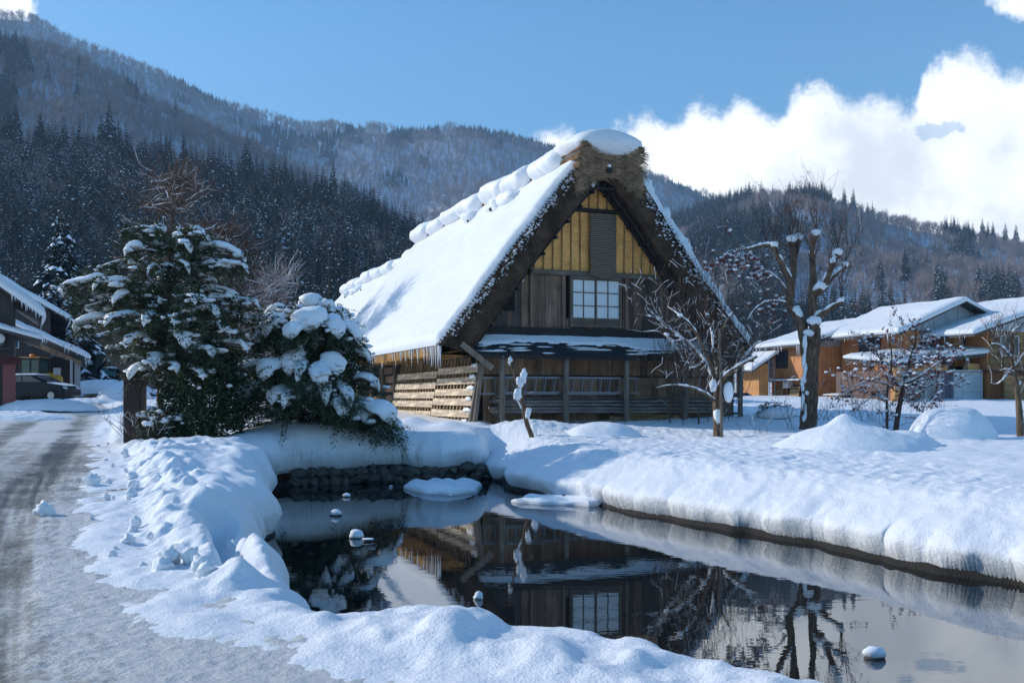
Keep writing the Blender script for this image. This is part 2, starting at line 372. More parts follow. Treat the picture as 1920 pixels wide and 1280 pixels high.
lat = RX + .47 * (RY - 10) - .004 * (RY - 10) ** 2 * (RY < 30); STR = fbm(lat / .07, RY / 2.2, 44, 3) + .5 * fbm(lat / .025, RY / 1.1, 45, 2)
rz = .85 + .012 * fbm(RX / .5, RY / .8, 3, 3) + (.016 * fbm(RX / .06, RY / .08, 8, 2) + .012 * fbm(RX / .2, RY / .16, 18, 2)) * (1 - .6 * TR) * (RY < 20) - .022 * TR + .008 * STR * TR + .02 * ss(RY, 40, 80)
keep = rd < .35
idx = gridfaces(len(rx), len(ry)); kf = keep.ravel()[idx].all(1)
m, t, b = newmat('slush'); v = vec_nodes(t)
at = t.nodes.new('ShaderNodeAttribute'); at.attribute_name = 'rut'
n1 = tex_noise(t, v, 22, 6, .7); n2 = tex_noise(t, v, .8, 5, .6); n3 = tex_noise(t, v, 4.5, 5, .65)
at2 = t.nodes.new('ShaderNodeAttribute'); at2.attribute_name = 'streak'
k = nmath(t, 'ADD', nmath(t, 'ADD', nmath(t, 'MULTIPLY', at2.outputs['Fac'], .42), nmath(t, 'MULTIPLY', at.outputs['Fac'], .30)), nmath(t, 'MULTIPLY', nmath(t, 'SUBTRACT', n2, .45), 1.3))
k = nmath(t, 'ADD', k, nmath(t, 'MULTIPLY', nmath(t, 'SUBTRACT', n1, .5), 1.1)); k = nmath(t, 'ADD', k, nmath(t, 'MULTIPLY', nmath(t, 'SUBTRACT', n3, .5), .8))
t.links.new(ramp(t, k, [(-.05, (.63, .63, .63)), (.20, (.40, .395, .385)), (.46, (.20, .19, .17)), (.8, (.085, .08, .065))]), b.inputs['Base Color'])
t.links.new(ramp(t, k, [(.1, (.6, .6, .6)), (.7, (.32, .32, .32))]), b.inputs['Roughness'])
bump(t, b, n1, 1.0, .03); M['slush'] = m
co = np.stack(settle(RX, RY, rz), -1).reshape(-1, 3)
used = np.unique(idx[kf]); rm = np.full(len(co), -1); rm[used] = np.arange(len(used))
ro = npmesh('road', co[used], rm[idx[kf]], m); tag(ro, kind='structure')
a = ro.data.attributes.new('streak', 'FLOAT', 'POINT'); a.data.foreach_set('value', (STR * (.6 + .5 * TR) * (1 - ss(RX, -2.5, -1)) + .62 * (1 - ss(RX + .35 * (RY - 6), -3.6, -1.2)) * (RY < 24) - .8 * ss(rd, -2.2, -.4) * (RY < 14) - .5 * ss(RY, 14, 22) * (1 - TR)).ravel()[used].astype(np.float32))
a = ro.data.attributes.new('rut', 'FLOAT', 'POINT'); a.data.foreach_set('value', TR.ravel()[used].astype(np.float32))
if ro.data.polygons[0].normal.z < 0: ro.data.flip_normals()

# pond water
m, t, b = newmat('pond_water')
t.nodes.remove(b); out = t.nodes['Material Output']
gl = t.nodes.new('ShaderNodeBsdfGlossy'); gl.inputs['Roughness'].default_value = .006; gl.inputs['Color'].default_value = (.93, .95, .97, 1)
df = t.nodes.new('ShaderNodeBsdfDiffuse'); df.inputs['Color'].default_value = (.010, .012, .013, 1)
fr = t.nodes.new('ShaderNodeFresnel'); fr.inputs[0].default_value = 3.3
wn = tex_noise(t, vec_nodes(t, (1, 2.2, 1)), 2.2, 3); bp = t.nodes.new('ShaderNodeBump'); bp.inputs['Strength'].default_value = .06; bp.inputs['Distance'].default_value = .01
t.links.new(wn, bp.inputs['Height']); t.links.new(bp.outputs[0], gl.inputs['Normal'])
ms = t.nodes.new('ShaderNodeMixShader'); t.links.new(fr.outputs[0], ms.inputs[0]); t.links.new(df.outputs[0], ms.inputs[1]); t.links.new(gl.outputs[0], ms.inputs[2]); t.links.new(ms.outputs[0], out.inputs[0])
M['water'] = m
wm = MB(); wm.add([(-7, 2.3, 0), (10, 2.3, 0), (10, 25, 0), (-7, 25, 0)], [(0, 1, 2, 3)]); tag(wm.build('pond_water', m), kind='structure')

# dark muddy bank under the snow lip
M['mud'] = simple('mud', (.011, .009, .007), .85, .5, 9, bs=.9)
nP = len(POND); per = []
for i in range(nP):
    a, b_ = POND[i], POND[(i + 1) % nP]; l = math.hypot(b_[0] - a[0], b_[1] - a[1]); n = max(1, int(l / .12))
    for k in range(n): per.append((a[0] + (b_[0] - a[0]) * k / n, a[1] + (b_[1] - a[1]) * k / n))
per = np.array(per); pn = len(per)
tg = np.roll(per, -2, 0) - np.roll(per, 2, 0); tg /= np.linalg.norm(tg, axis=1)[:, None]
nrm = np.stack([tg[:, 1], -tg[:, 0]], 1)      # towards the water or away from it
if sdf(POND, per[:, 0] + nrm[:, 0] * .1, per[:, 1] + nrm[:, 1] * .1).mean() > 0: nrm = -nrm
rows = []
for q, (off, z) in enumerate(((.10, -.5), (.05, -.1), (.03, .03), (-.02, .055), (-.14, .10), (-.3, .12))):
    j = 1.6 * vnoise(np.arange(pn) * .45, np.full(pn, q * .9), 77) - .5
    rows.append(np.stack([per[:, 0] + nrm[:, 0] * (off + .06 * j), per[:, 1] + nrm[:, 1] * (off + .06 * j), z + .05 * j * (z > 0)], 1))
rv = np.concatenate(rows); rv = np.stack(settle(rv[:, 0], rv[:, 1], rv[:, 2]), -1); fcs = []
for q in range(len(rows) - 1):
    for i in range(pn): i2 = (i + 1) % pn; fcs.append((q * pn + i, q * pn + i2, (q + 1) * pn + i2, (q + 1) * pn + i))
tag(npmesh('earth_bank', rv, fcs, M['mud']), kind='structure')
# ================================================================ HILLS AND FORESTS
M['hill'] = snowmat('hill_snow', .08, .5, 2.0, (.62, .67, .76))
def hill(name, ridge, Yr, Yf, pw, seed, amp, back=1.35, z0=3.4, nt_=90, nu_=260):
    rx = np.array([p[0] for p in ridge], float); ryy = np.array([p[1] for p in ridge], float)
    px = np.linspace(rx[0], rx[-1], nu_); py = np.interp(px, rx, ryy)
    yr = np.interp(px, rx, [p[2] if len(p) > 2 else Yr for p in ridge])
    k = np.array([.25, .5, .25]);
    for _ in range(2): py[1:-1] = np.convolve(py, k, 'valid')
    t = np.linspace(0, back, nt_); T, PX = np.meshgrid(t, px, indexing='ij'); PY = np.broadcast_to(py, T.shape); YR = np.broadcast_to(yr, T.shape)
    YY = Yf + (YR - Yf) * T; XX = (PX - 960) / F * YY
    zr = EYE + (HZ - PY) * YR / F
    S = np.where(T <= 1, np.clip(T, 0, 1) ** pw, 1 - (T - 1) * 1.1)
    nse = fbm(XX / (amp * 4.5), YY / (amp * 4.5), seed, 4) * amp * np.clip(T * (1 - T) * 4, 0, 1) * (T <= 1)
    ZZ = z0 + (zr - z0) * S + nse
    o = npmesh(name, np.stack([XX, YY, ZZ], -1).reshape(-1, 3), gridfaces(nt_, nu_), M['hill']); tag(o, kind='structure')
    if o.data.polygons[len(o.data.polygons) // 2].normal.z < 0: o.data.flip_normals()
    return dict(T=T, X=XX, Y=YY, Z=ZZ, px=px, t=t)
def sample(h, PXs, Ts):
    iu = (PXs - h['px'][0]) / (h['px'][-1] - h['px'][0]) * (len(h['px']) - 1); it = Ts / h['t'][-1] * (len(h['t']) - 1)
    iu = np.clip(iu, 0, len(h['px']) - 1.001); it = np.clip(it, 0, len(h['t']) - 1.001); a = iu.astype(int); b = it.astype(int); fa = iu - a; fb = it - b
    r = []
    for K in ('X', 'Y', 'Z'):
        G = h[K]; r.append((G[b, a] * (1 - fa) + G[b, a + 1] * fa) * (1 - fb) + (G[b + 1, a] * (1 - fa) + G[b + 1, a + 1] * fa) * fb)
    return np.stack(r, 1)
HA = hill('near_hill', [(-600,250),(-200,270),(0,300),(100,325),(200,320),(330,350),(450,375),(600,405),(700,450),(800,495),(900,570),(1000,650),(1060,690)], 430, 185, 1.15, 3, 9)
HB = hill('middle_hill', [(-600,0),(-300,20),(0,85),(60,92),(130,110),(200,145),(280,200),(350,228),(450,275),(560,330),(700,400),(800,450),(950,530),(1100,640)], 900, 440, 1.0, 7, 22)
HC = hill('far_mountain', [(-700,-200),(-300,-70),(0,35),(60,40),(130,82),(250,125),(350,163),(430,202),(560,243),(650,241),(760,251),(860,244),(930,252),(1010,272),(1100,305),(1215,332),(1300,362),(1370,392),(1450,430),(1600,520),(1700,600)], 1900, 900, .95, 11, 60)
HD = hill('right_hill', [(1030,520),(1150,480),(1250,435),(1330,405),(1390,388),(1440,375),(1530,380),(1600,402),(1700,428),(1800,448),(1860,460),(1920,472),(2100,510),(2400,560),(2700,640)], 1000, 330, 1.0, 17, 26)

M['needle'] = simple('conifer_needles', (.016, .030, .028), .9, .5, .5); M['bark'] = simple('bark', (.07, .055, .045), .9, .35, 8, bs=.6)
M['twig'] = simple('bare_twigs', (.30, .235, .22), .9, .3, .7); M['tsnow'] = simple('tree_snow', (.80, .84, .90), .7, .05, 3)
def conifer_mesh(seed, H=22.0, Rb=3.2, nlay=26, snow=.35, droop=.5, open_=0.0, nbr=9, sub_=2):
    r = random.Random(seed); fol = MB(); tr = MB()
    tr.tube([(0, 0, -1), (0, 0, H * .5), (0, 0, H * .97)], [H * .014, H * .009, .03], 5)
    for i in range(nlay):
        t = i / (nlay - 1); z = H * (.10 + .88 * t); rad = Rb * ((1 - t) ** .8) * r.uniform(.8, 1.12) + .15
        nb = max(4, int(nbr * (1 - t * .6)))
        for k in range(nb):
            a = 2 * math.pi * (k + r.random()) / nb; l = rad * r.uniform(.6, 1.15)
            if r.random() < open_: continue
            d = Vector((math.cos(a), math.sin(a), 0)); sd_ = Vector((-d.y, d.x, 0)); b0 = Vector((0, 0, z)) + d * l * .1
            tip = Vector((0, 0, z - l * droop * r.uniform(.5, 1.2))) + d * l; wd = l * r.uniform(.28, .45); mid = (b0 + tip) / 2 + Vector((0, 0, l * .12))
            lo = Vector((0, 0, -l * .22))
            fol.mi = 0
            fol.add([b0, mid + sd_ * wd, tip, mid - sd_ * wd, mid + lo], [(0, 1, 4), (1, 2, 4), (2, 3, 4), (3, 0, 4)])
            for q in range(sub_):
                f = r.uniform(.25, 1); c = b0.lerp(tip, f) + sd_ * r.uniform(-wd, wd) * (1.15 - f * .6); e = l * .20 * (1.3 - .5 * f); a2 = a + r.uniform(-.9, .9); d2 = Vector((math.cos(a2), math.sin(a2), -r.uniform(.1, .7))) * e; s2 = Vector((-math.sin(a2), math.cos(a2), 0)) * e * .5
                fol.mi = 0; fol.add([c - d2 * .4, c + s2, c + d2 * 1.2, c - s2, c + Vector((0, 0, -e * .5))], [(0, 1, 4), (1, 2, 4), (2, 3, 4), (3, 0, 4)])
                if r.random() < snow: fol.mi = 1; fol.add([c - d2 * .3 + Vector((0, 0, e * .12)), c + s2 * .6 + Vector((0, 0, e * .1)), c + d2 * .8 + Vector((0, 0, e * .05)), c - s2 * .6 + Vector((0, 0, e * .1)), c + Vector((0, 0, e * .34))], [(0, 1, 4), (1, 2, 4), (2, 3, 4), (3, 0, 4)])
            fol.mi = 0
            for q in range(2):
                c = b0.lerp(tip, r.uniform(.3, 1)) + sd_ * r.uniform(-wd, wd); e = l * .22
                fol.add([c + Vector((r.uniform(-e, e), r.uniform(-e, e), r.uniform(-e, e))) for _ in range(3)], [(0, 1, 2)])
            if r.random() < snow * .6:
                fol.mi = 1; u = Vector((0, 0, l * .07 + .05)); f = r.uniform(.35, .8)
                c = mid.lerp(tip, r.uniform(0, .6)); s1 = sd_ * wd * f; dd = (tip - b0) * .3 * f
                fol.add([c - dd + u, c + s1 + u * .3, c + dd + u * .4, c - s1 + u * .3, c + u * 1.9], [(0, 1, 4), (1, 2, 4), (2, 3, 4), (3, 0, 4)])
    return fol, tr
def bare_mesh(seed, H=14.0, nb=42):
    r = random.Random(seed); mb = MB()
    def rec(p, d, l, rad, dep):
        e = p + d * l; mb.tube([p, p.lerp(e, .5) + Vector((r.uniform(-1, 1), r.uniform(-1, 1), 0)) * l * .05, e], [rad, rad * .8, rad * .6], 3, False)
        if dep == 0: return
        for k in range(3 if dep > 1 else 3):
            a = r.uniform(0, 6.28); s = r.uniform(.35, .75); o_ = d.orthogonal().normalized(); o2 = d.cross(o_)
            nd = (d + (o_ * math.cos(a) + o2 * math.sin(a)) * s + Vector((0, 0, .22))).normalized()
            rec(p.lerp(e, r.uniform(.5, 1)), nd, l * r.uniform(.55, .78), rad * .6, dep - 1)
    rec(Vector((0, 0, -.6)), Vector((r.uniform(-.08, .08), r.uniform(-.08, .08), 1)).normalized(), H * .38, H * .015, 4)
    return mb
pc = bpy.data.collections.new('forest_sources')
def proto(mb, name, mats, coll):
    me = bpy.data.meshes.new(name); me.from_pydata(mb.v, [], mb.f)
    for m_ in mats: me.materials.append(m_)
    me.polygons.foreach_set('material_index', mb.m); me.update(); o = bpy.data.objects.new(name, me); coll.objects.link(o); return o
def coll_of(name, items):
    c = bpy.data.collections.new(name)
    for i, (mb, mats) in enumerate(items): proto(mb, '%s_%d' % (name, i), mats, c)
    return c
con_src = []
for s_, (h_, r_, sn) in enumerate(((24, 3.5, .05), (25, 3.8, .22), (21, 4.4, .45), (18, 4.8, .95))):
    f_, t_ = conifer_mesh(s_, h_, r_, 22, sn); con_src.append((f_, t_))
for f_, t_ in con_src: f_.mi = 2; f_.add(t_.v, t_.f)
CC = coll_of('conifer_kind', [(f_, [M['needle'], M['tsnow'], M['bark']]) for f_, t_ in con_src])
CB = coll_of('bare_kind', [(bare_mesh(20 + i, 14 + i), [M['twig']]) for i in range(4)])
def scatter(name, pts, scl, coll):
    me = bpy.data.meshes.new(name); n = len(pts); me.vertices.add(n); me.vertices.foreach_set('co', np.asarray(pts, np.float32).ravel())
    a = me.attributes.new('scl', 'FLOAT', 'POINT'); a.data.foreach_set('value', np.asarray(scl, np.float32))
    a = me.attributes.new('rz', 'FLOAT', 'POINT'); a.data.foreach_set('value', (NP.rand(n) * 6.28).astype(np.float32))
    a = me.attributes.new('pick', 'INT', 'POINT'); pa = np.asarray(pts); pk = np.clip(np.floor(2 + 3.2 * fbm(pa[:, 0] / 45, pa[:, 1] / 45, 66, 2) + NP.normal(0, .9, n)), 0, 3); a.data.foreach_set('value', pk.astype(np.int32))
    o = bpy.data.objects.new(name, me); C.objects.link(o)
    ng = bpy.data.node_groups.new(name, 'GeometryNodeTree'); ng.interface.new_socket('Geometry', in_out='INPUT', socket_type='NodeSocketGeometry'); ng.interface.new_socket('Geometry', in_out='OUTPUT', socket_type='NodeSocketGeometry')
    gi = ng.nodes.new('NodeGroupInput'); go = ng.nodes.new('NodeGroupOutput'); ip = ng.nodes.new('GeometryNodeInstanceOnPoints'); ci = ng.nodes.new('GeometryNodeCollectionInfo')
    ci.inputs[0].default_value = coll; ci.inputs[1].default_value = True; ci.inputs[2].default_value = True
    def na(nm, ty):
        q = ng.nodes.new('GeometryNodeInputNamedAttribute'); q.data_type = ty; q.inputs[0].default_value = nm; return q.outputs[0]
    cx = ng.nodes.new('ShaderNodeCombineXYZ'); ng.links.new(na('rz', 'FLOAT'), cx.inputs[2])
    ng.links.new(gi.outputs[0], ip.inputs['Points']); ng.links.new(ci.outputs[0], ip.inputs['Instance']); ip.inputs['Pick Instance'].default_value = True
    ng.links.new(na('pick', 'INT'), ip.inputs['Instance Index']); ng.links.new(cx.outputs[0], ip.inputs['Rotation']); ng.links.new(na('scl', 'FLOAT'), ip.inputs['Scale'])
    ng.links.new(ip.outputs[0], go.inputs[0]); md = o.modifiers.new('scatter', 'NODES'); md.node_group = ng
    return o
def spread(h, n, pxr, tr):
    """random points, uniform over the ground area"""
    u = NP.rand(n * 4); q = NP.rand(n * 4); T = tr[0] + (tr[1] - tr[0]) * q; PX = pxr[0] + (pxr[1] - pxr[0]) * u
    p = sample(h, PX, T); keep = NP.rand(len(p)) < (p[:, 1] / p[:, 1].max()); p = p[keep][:n]; return p, PX[keep][:n], T[keep][:n]
p, px, t_ = spread(HA, 4600, (-350, 1000), (0, 1.04)); kp = fbm(p[:, 0] / 38, p[:, 1] / 30, 55, 3) > -.30; p = p[kp]
bt_ = NP.rand(len(p)) < .16; tag(scatter('mixed_bare_trees', p[bt_], NP.uniform(.8, 1.3, bt_.sum()), CB), kind='stuff'); p = p[~bt_]
tag(scatter('conifer_forest', p, NP.uniform(.45, 1.0, len(p)) + .2 * (NP.rand(len(p)) < .15), CC), kind='stuff')
p, px, t_ = spread(HB, 13000, (-350, 1050), (0, 1.03)); kind = fbm(px / 130, t_ * 4, 5, 3); up = (kind > .40) | ((t_ > .3) & (NP.rand(len(px)) < .006))
# an open snowy shoulder
op = (px > 300) & (px < 560) & (t_ > .30) & (t_ < .8) & (NP.rand(len(px)) < .45); 
tag(scatter('bare_wood', p[~up & ~op], NP.uniform(.85, 1.25, len(p))[~up & ~op], CB), kind='stuff')
tag(scatter('conifer_wood', p[up], NP.uniform(.6, 1.0, len(p))[up], CC), kind='stuff')
p, px, t_ = spread(HC, 22000, (-350, 1500), (.05, 1.02)); kind = fbm(px / 120, t_ * 5, 15, 3)
up = (kind > .3) | ((t_ > .93) & (fbm(px / 60, t_ * 0, 25, 2) > -.1) & (px > 560))
tag(scatter('far_bare_wood', p[~up], NP.uniform(1.2, 1.9, len(p))[~up], CB), kind='stuff'); tag(scatter('far_conifer_wood', p[up], NP.uniform(.6, .85, len(p))[up], CC), kind='stuff')
p, px, t_ = spread(HD, 9500, (1000, 2300), (0, 1.02)); kind = fbm(px / 90, t_ * 4.5, 31, 3)
up = (kind > .32) | ((px < 1480) & (t_ < .7) & (kind > -.2)) | ((px < 1560) & (t_ > .85) & (kind > -.1)) | (t_ < .14) & (px < 1700)
tag(scatter('hillside_bare_wood', p[~up], NP.uniform(.8, 1.2, len(p))[~up], CB), kind='stuff'); tag(scatter('hillside_conifer_wood', p[up], NP.uniform(.7, 1.1, len(p))[up], CC), kind='stuff')

# haze
hm = MB(); hm.box((0, 900, 382), (5200, 2600, 770)); 
m = bpy.data.materials.new('haze'); m.use_nodes = True; t = m.node_tree; t.nodes.clear(); out = t.nodes.new('ShaderNodeOutputMaterial'); pv = t.nodes.new('ShaderNodeVolumePrincipled')
pv.inputs['Color'].default_value = (.42, .68, 1, 1); pv.inputs['Density'].default_value = .00025; t.links.new(pv.outputs[0], out.inputs['Volume'])
HAZE = hm.build('haze', m); tag(HAZE, kind='stuff'); HAZE.data.update()
# ================================================================ THATCHED FARMHOUSE
HA_ = math.atan2(.365, .931)
M['thatch'] = None
def thatch(name, cols, sc=(1, .12, 1)):
    m, t, b = newmat(name); v = vec_nodes(t, sc); n = tex_noise(t, v, 38, 6, .7); n2 = tex_noise(t, vec_nodes(t), 1.4, 5, .6)
    c = mixc(t, 1.0, ramp(t, n, [(.3, cols[0]), (.55, cols[1]), (.75, cols[2])]), ramp(t, n2, [(.35, (.36, .33, .31)), (.62, (1.12, 1.08, 1.04))]), 'MULTIPLY')
    t.links.new(c, b.inputs['Base Color']); b.inputs['Roughness'].default_value = .95; b.inputs['Specular IOR Level'].default_value = .1
    bump(t, b, n, .9, .04); return m
M['thatch'] = thatch('old_thatch', [(.04, .028, .02), (.125, .085, .06), (.23, .165, .115)])
M['straw'] = thatch('ridge_straw', [(.10, .065, .04), (.28, .185, .11), (.50, .36, .23)], (.12, 1, 1))
M['eave'] = thatch('cut_straw', [(.22, .12, .04), (.42, .25, .09), (.58, .38, .16)], (1, 1, .2))
M['fuzz'] = simple('thatch_tips', (.10, .078, .055), .95, .6, 3); M['fuzz_dark'] = simple('dark_thatch_tips', (.035, .028, .022), .95, .6, 3)
M['strawtip'] = simple('straw_tips', (.36, .245, .15), .95, .5, 3)
M['plank'] = wood('weathered_planks', [(.15, .09, .058), (.27, .165, .10), (.36, .235, .15), (.19, .13, .095), (.43, .29, .19)])
M['plank_up'] = wood('dark_planks', [(.09, .06, .045), (.19, .12, .082), (.26, .18, .13), (.12, .09, .075), (.06,.045,.04)])
M['beam'] = wood('grey_beam', [(.13, .105, .085), (.17, .14, .115)], (.06, 1, 1)); M['post'] = wood('grey_post', [(.20, .165, .135), (.25, .21, .17)])
M['darkwood'] = simple('dark_timber', (.016, .013, .012), .8, .4, 7); M['pole'] = wood('stacked_poles', [(.14, .125, .12), (.20, .18, .165), (.25, .22, .20), (.10, .09, .085)], (.06, 1, 1), .75, 22)
M['black_metal'] = simple('black_corrugated_metal', (.012, .013, .016), .35, .4, 5); M['inside'] = simple('dark_inside', (.01, .009, .008), .9, .2, 2)  # inside: near-black colour paints the shade of interiors and openings
M['alu'] = simple('aluminium', (.15, .17, .20), .4, .15, 8, metal=.6)
M['ice'] = None
m, t, b = newmat('ice'); b.inputs['Base Color'].default_value = (.80, .85, .90, 1); b.inputs['Roughness'].default_value = .12; b.inputs['Alpha'].default_value = .72; b.inputs['IOR'].default_value = 1.31; M['ice'] = m
m, t, b = newmat('reed_mat'); n = tex_noise(t, vec_nodes(t, (.25, 1, 3.2)), 26, 5, .7); n2 = tex_noise(t, vec_nodes(t), 3, 4)
c = mixc(t, 1.0, ramp(t, n, [(.28, (.40, .16, .05)), (.5, (.93, .47, .14)), (.72, (.98, .66, .28))]), ramp(t, n2, [(.3, (.7, .68, .62)), (.7, (1.1, 1.05, 1))]), 'MULTIPLY')
t.links.new(c, b.inputs['Base Color']); b.inputs['Roughness'].default_value = .8; bump(t, b, n, .8, .015); M['reed'] = m
m, t, b = newmat('woven_mat'); wv = t.nodes.new('ShaderNodeTexWave'); wv.bands_direction = 'Z'; wv.inputs['Scale'].default_value = 4.2; wv.inputs['Distortion'].default_value = 5; wv.inputs['Detail'].default_value = 3; wv.inputs['Detail Scale'].default_value = .8
t.links.new(vec_nodes(t, (.5, 1, 1.3)), wv.inputs['Vector']); t.links.new(ramp(t, wv.outputs['Fac'], [(.2, (.07, .05, .035)), (.7, (.21, .165, .125))]), b.inputs['Base Color']); b.inputs['Roughness'].default_value = .9
bump(t, b, wv.outputs['Fac'], .6, .02); M['woven'] = m
m, t, b = newmat('paper_pane'); b.inputs['Base Color'].default_value = (.66, .72, .75, 1); b.inputs['Roughness'].default_value = .35; M['paper'] = m
m, t, b = newmat('window_glass'); b.inputs['Base Color'].default_value = (.05, .07, .09, 1); b.inputs['Roughness'].default_value = .05; M['glass'] = m

OUT = [(-1.52, 3.28), (-1.15, 3.74), (.2, 5.42), (1.3, 6.86), (2.4, 8.25), (2.95, 8.85), (3.6, 9.1), (4.25, 8.85), (4.8, 8.25), (5.9, 6.86), (7.0, 5.42), (8.35, 3.74), (8.72, 3.28)]
_hi = [(4.25, 3.02), (3.90, 3.5), (3.18, 4.5), (2.42, 5.55), (1.75, 6.4), (.98, 7.35), (.42, 8.0)]
INN = [(3.6 - a, b) for a, b in _hi] + [(3.6, 8.42)] + [(3.6 + a, b) for a, b in _hi[::-1]]
def res(pl, n):
    pl = np.array(pl, float); d = np.concatenate([[0], np.cumsum(np.hypot(*np.diff(pl, axis=0).T))]); t = np.linspace(0, d[-1], n)
    return np.stack([np.interp(t, d, pl[:, 0]), np.interp(t, d, pl[:, 1])], 1)
def roof_parts(root, w0, w1, seed, fuzz=9000):
    """thatch shell, front face and snow, in house coordinates x = along the facade, y = away from the camera"""
    n = 130; o_ = res(OUT, n); i_ = res(INN, n)
    nw = 70; ws = np.linspace(w0, w1, nw)
    V = []
    k = 7; fr = np.linspace(0, 1, k)                                     # front face rows from the outer to the inner line
    rows = []
    A = np.arange(n)
    for f in fr[::-1]:
        s = o_[:, 0] * (1 - f) + i_[:, 0] * f; z = o_[:, 1] * (1 - f) + i_[:, 1] * f
        bul = .10 * math.sin(math.pi * f) - .05 * (f < .01) ; y = -w0 - bul + .10 * (fbm(s / .35, z / .35, seed + 3, 3)) + .12 * (1 - f) * 0
        rows.append(np.stack([s, y, z], 1))
    for j, w_ in enumerate(ws[1:]):
        nn = .03 * fbm(A / 6.0, np.full(n, w_ * 1.2), seed, 3); rows.append(np.stack([o_[:, 0] + nn * np.sign(o_[:, 0] - 3.6), np.full(n, -w_), o_[:, 1] + nn], 1))
    for w_ in ws[::-1][:1]: rows.append(np.stack([i_[:, 0], np.full(n, -w_), i_[:, 1]], 1))
    rows.append(rows[0] + np.array([0, .02, 0]))
    G = np.stack(rows); nr = len(rows)
    npmesh('thatch', G.reshape(-1, 3), gridfaces(nr, n), M['thatch'], root)
    # straw ends hanging along both eaves
    for sx, ex in ((0, -1), (1, -1)):
        em = MB()
        for q in range(90):
            wa = w0 - .1 + (w1 - w0) * q / 90; wb = w0 - .1 + (w1 - w0) * (q + 1) / 90
            x0, x1 = (-1.50, -.55) if sx == 0 else (8.70, 7.75); dz = rnd.uniform(-.05, .03)
            em.add([(x0, -wa, 3.26), (x0, -wb, 3.26), (x1, -wb, 3.0 + dz), (x1, -wa, 3.0 + dz), (x0 * .97 + .03 * x1, -wa, 3.02 + dz), (x0 * .97 + .03 * x1, -wb, 3.02 + dz)], [(0, 1, 5, 4), (4, 5, 2, 3)])
        em.build('eave_straw', M['eave'], root)
    # loose tips on the front face
    fm = MB(); r = random.Random(seed + 5)
    for q in range(fuzz):
        a = r.random(); ii = min(n - 1, int(a * n)); f = r.random() ** 1.3
        p0 = Vector((o_[ii, 0] * (1 - f) + i_[ii, 0] * f, -w0 - .06 + r.uniform(-.05, .05), o_[ii, 1] * (1 - f) + i_[ii, 1] * f))
        sg = -1 if p0.x < 3.6 else 1; up = Vector((sg * .8, 0, .6)); l = r.uniform(.05, .16) * (1.2 - f * .5)
        d = (Vector((0, -1, 0)) * r.uniform(.3, 1.2) + up * r.uniform(-.2, 1.0 if f < .15 else .3) + Vector((r.uniform(-.5, .5), 0, r.uniform(-.9, .3)))).normalized() * l
        sd_ = d.orthogonal().normalized() * .009; fm.mi = 0 if f > .35 or r.random() < .3 else 1
        fm.add([p0 - sd_, p0 + sd_, p0 + d], [(0, 1, 2)])
    # bristles along the outer line
    for q in range(fuzz // 2):
        ii = r.randrange(n); p0 = Vector((o_[ii, 0], -w0 + r.uniform(-.08, .25), o_[ii, 1])); sg = -1 if p0.x < 3.6 else 1
        d = (Vector((sg * .8, 0, .6)) * r.uniform(.5, 1) + Vector((r.uniform(-.4, .4), -r.uniform(0, .8), r.uniform(-.4, .4)))).normalized() * r.uniform(.05, .15)
        sd_ = d.orthogonal().normalized() * .012; fm.mi = 1; fm.add([p0 - sd_, p0 + sd_, p0 + d], [(0, 1, 2)])
    fm.build('thatch_fringe', [M['fuzz'], M['fuzz_dark']], root)
    # snow flecks caught in the outer half of the face
    sm_ = MB()
    for q in range(fuzz // 5):
        right = r.random() < .45; iif = r.uniform(3, n // 2 - 12) if not right else r.uniform(n // 2 + 14, n - 4); ii = int(iif); ff = iif - ii; ox, oz = o_[ii] * (1 - ff) + o_[ii + 1] * ff; ix, iz = i_[ii] * (1 - ff) + i_[ii + 1] * ff; f = abs(r.gauss(0, .13 if not right else .26))
        if f > .8 or mnoise.noise(Vector((iif * .45, f * 9, seed))) < (-.12 if right else -.05): continue
        c = Vector((ox * (1 - f) + ix * f, -w0 - .10 + r.uniform(-.04, .03), oz * (1 - f) + iz * f)); e = .005 + .022 * r.random() ** 2.2 * (1.7 if right else 1)
        sm_.blob(c, (e * 1.6, e, e * .8), q, .3, 5, 4)
    sm_.build('snow_flecks', M['tsnow'], root, True)['kind'] = 'stuff'
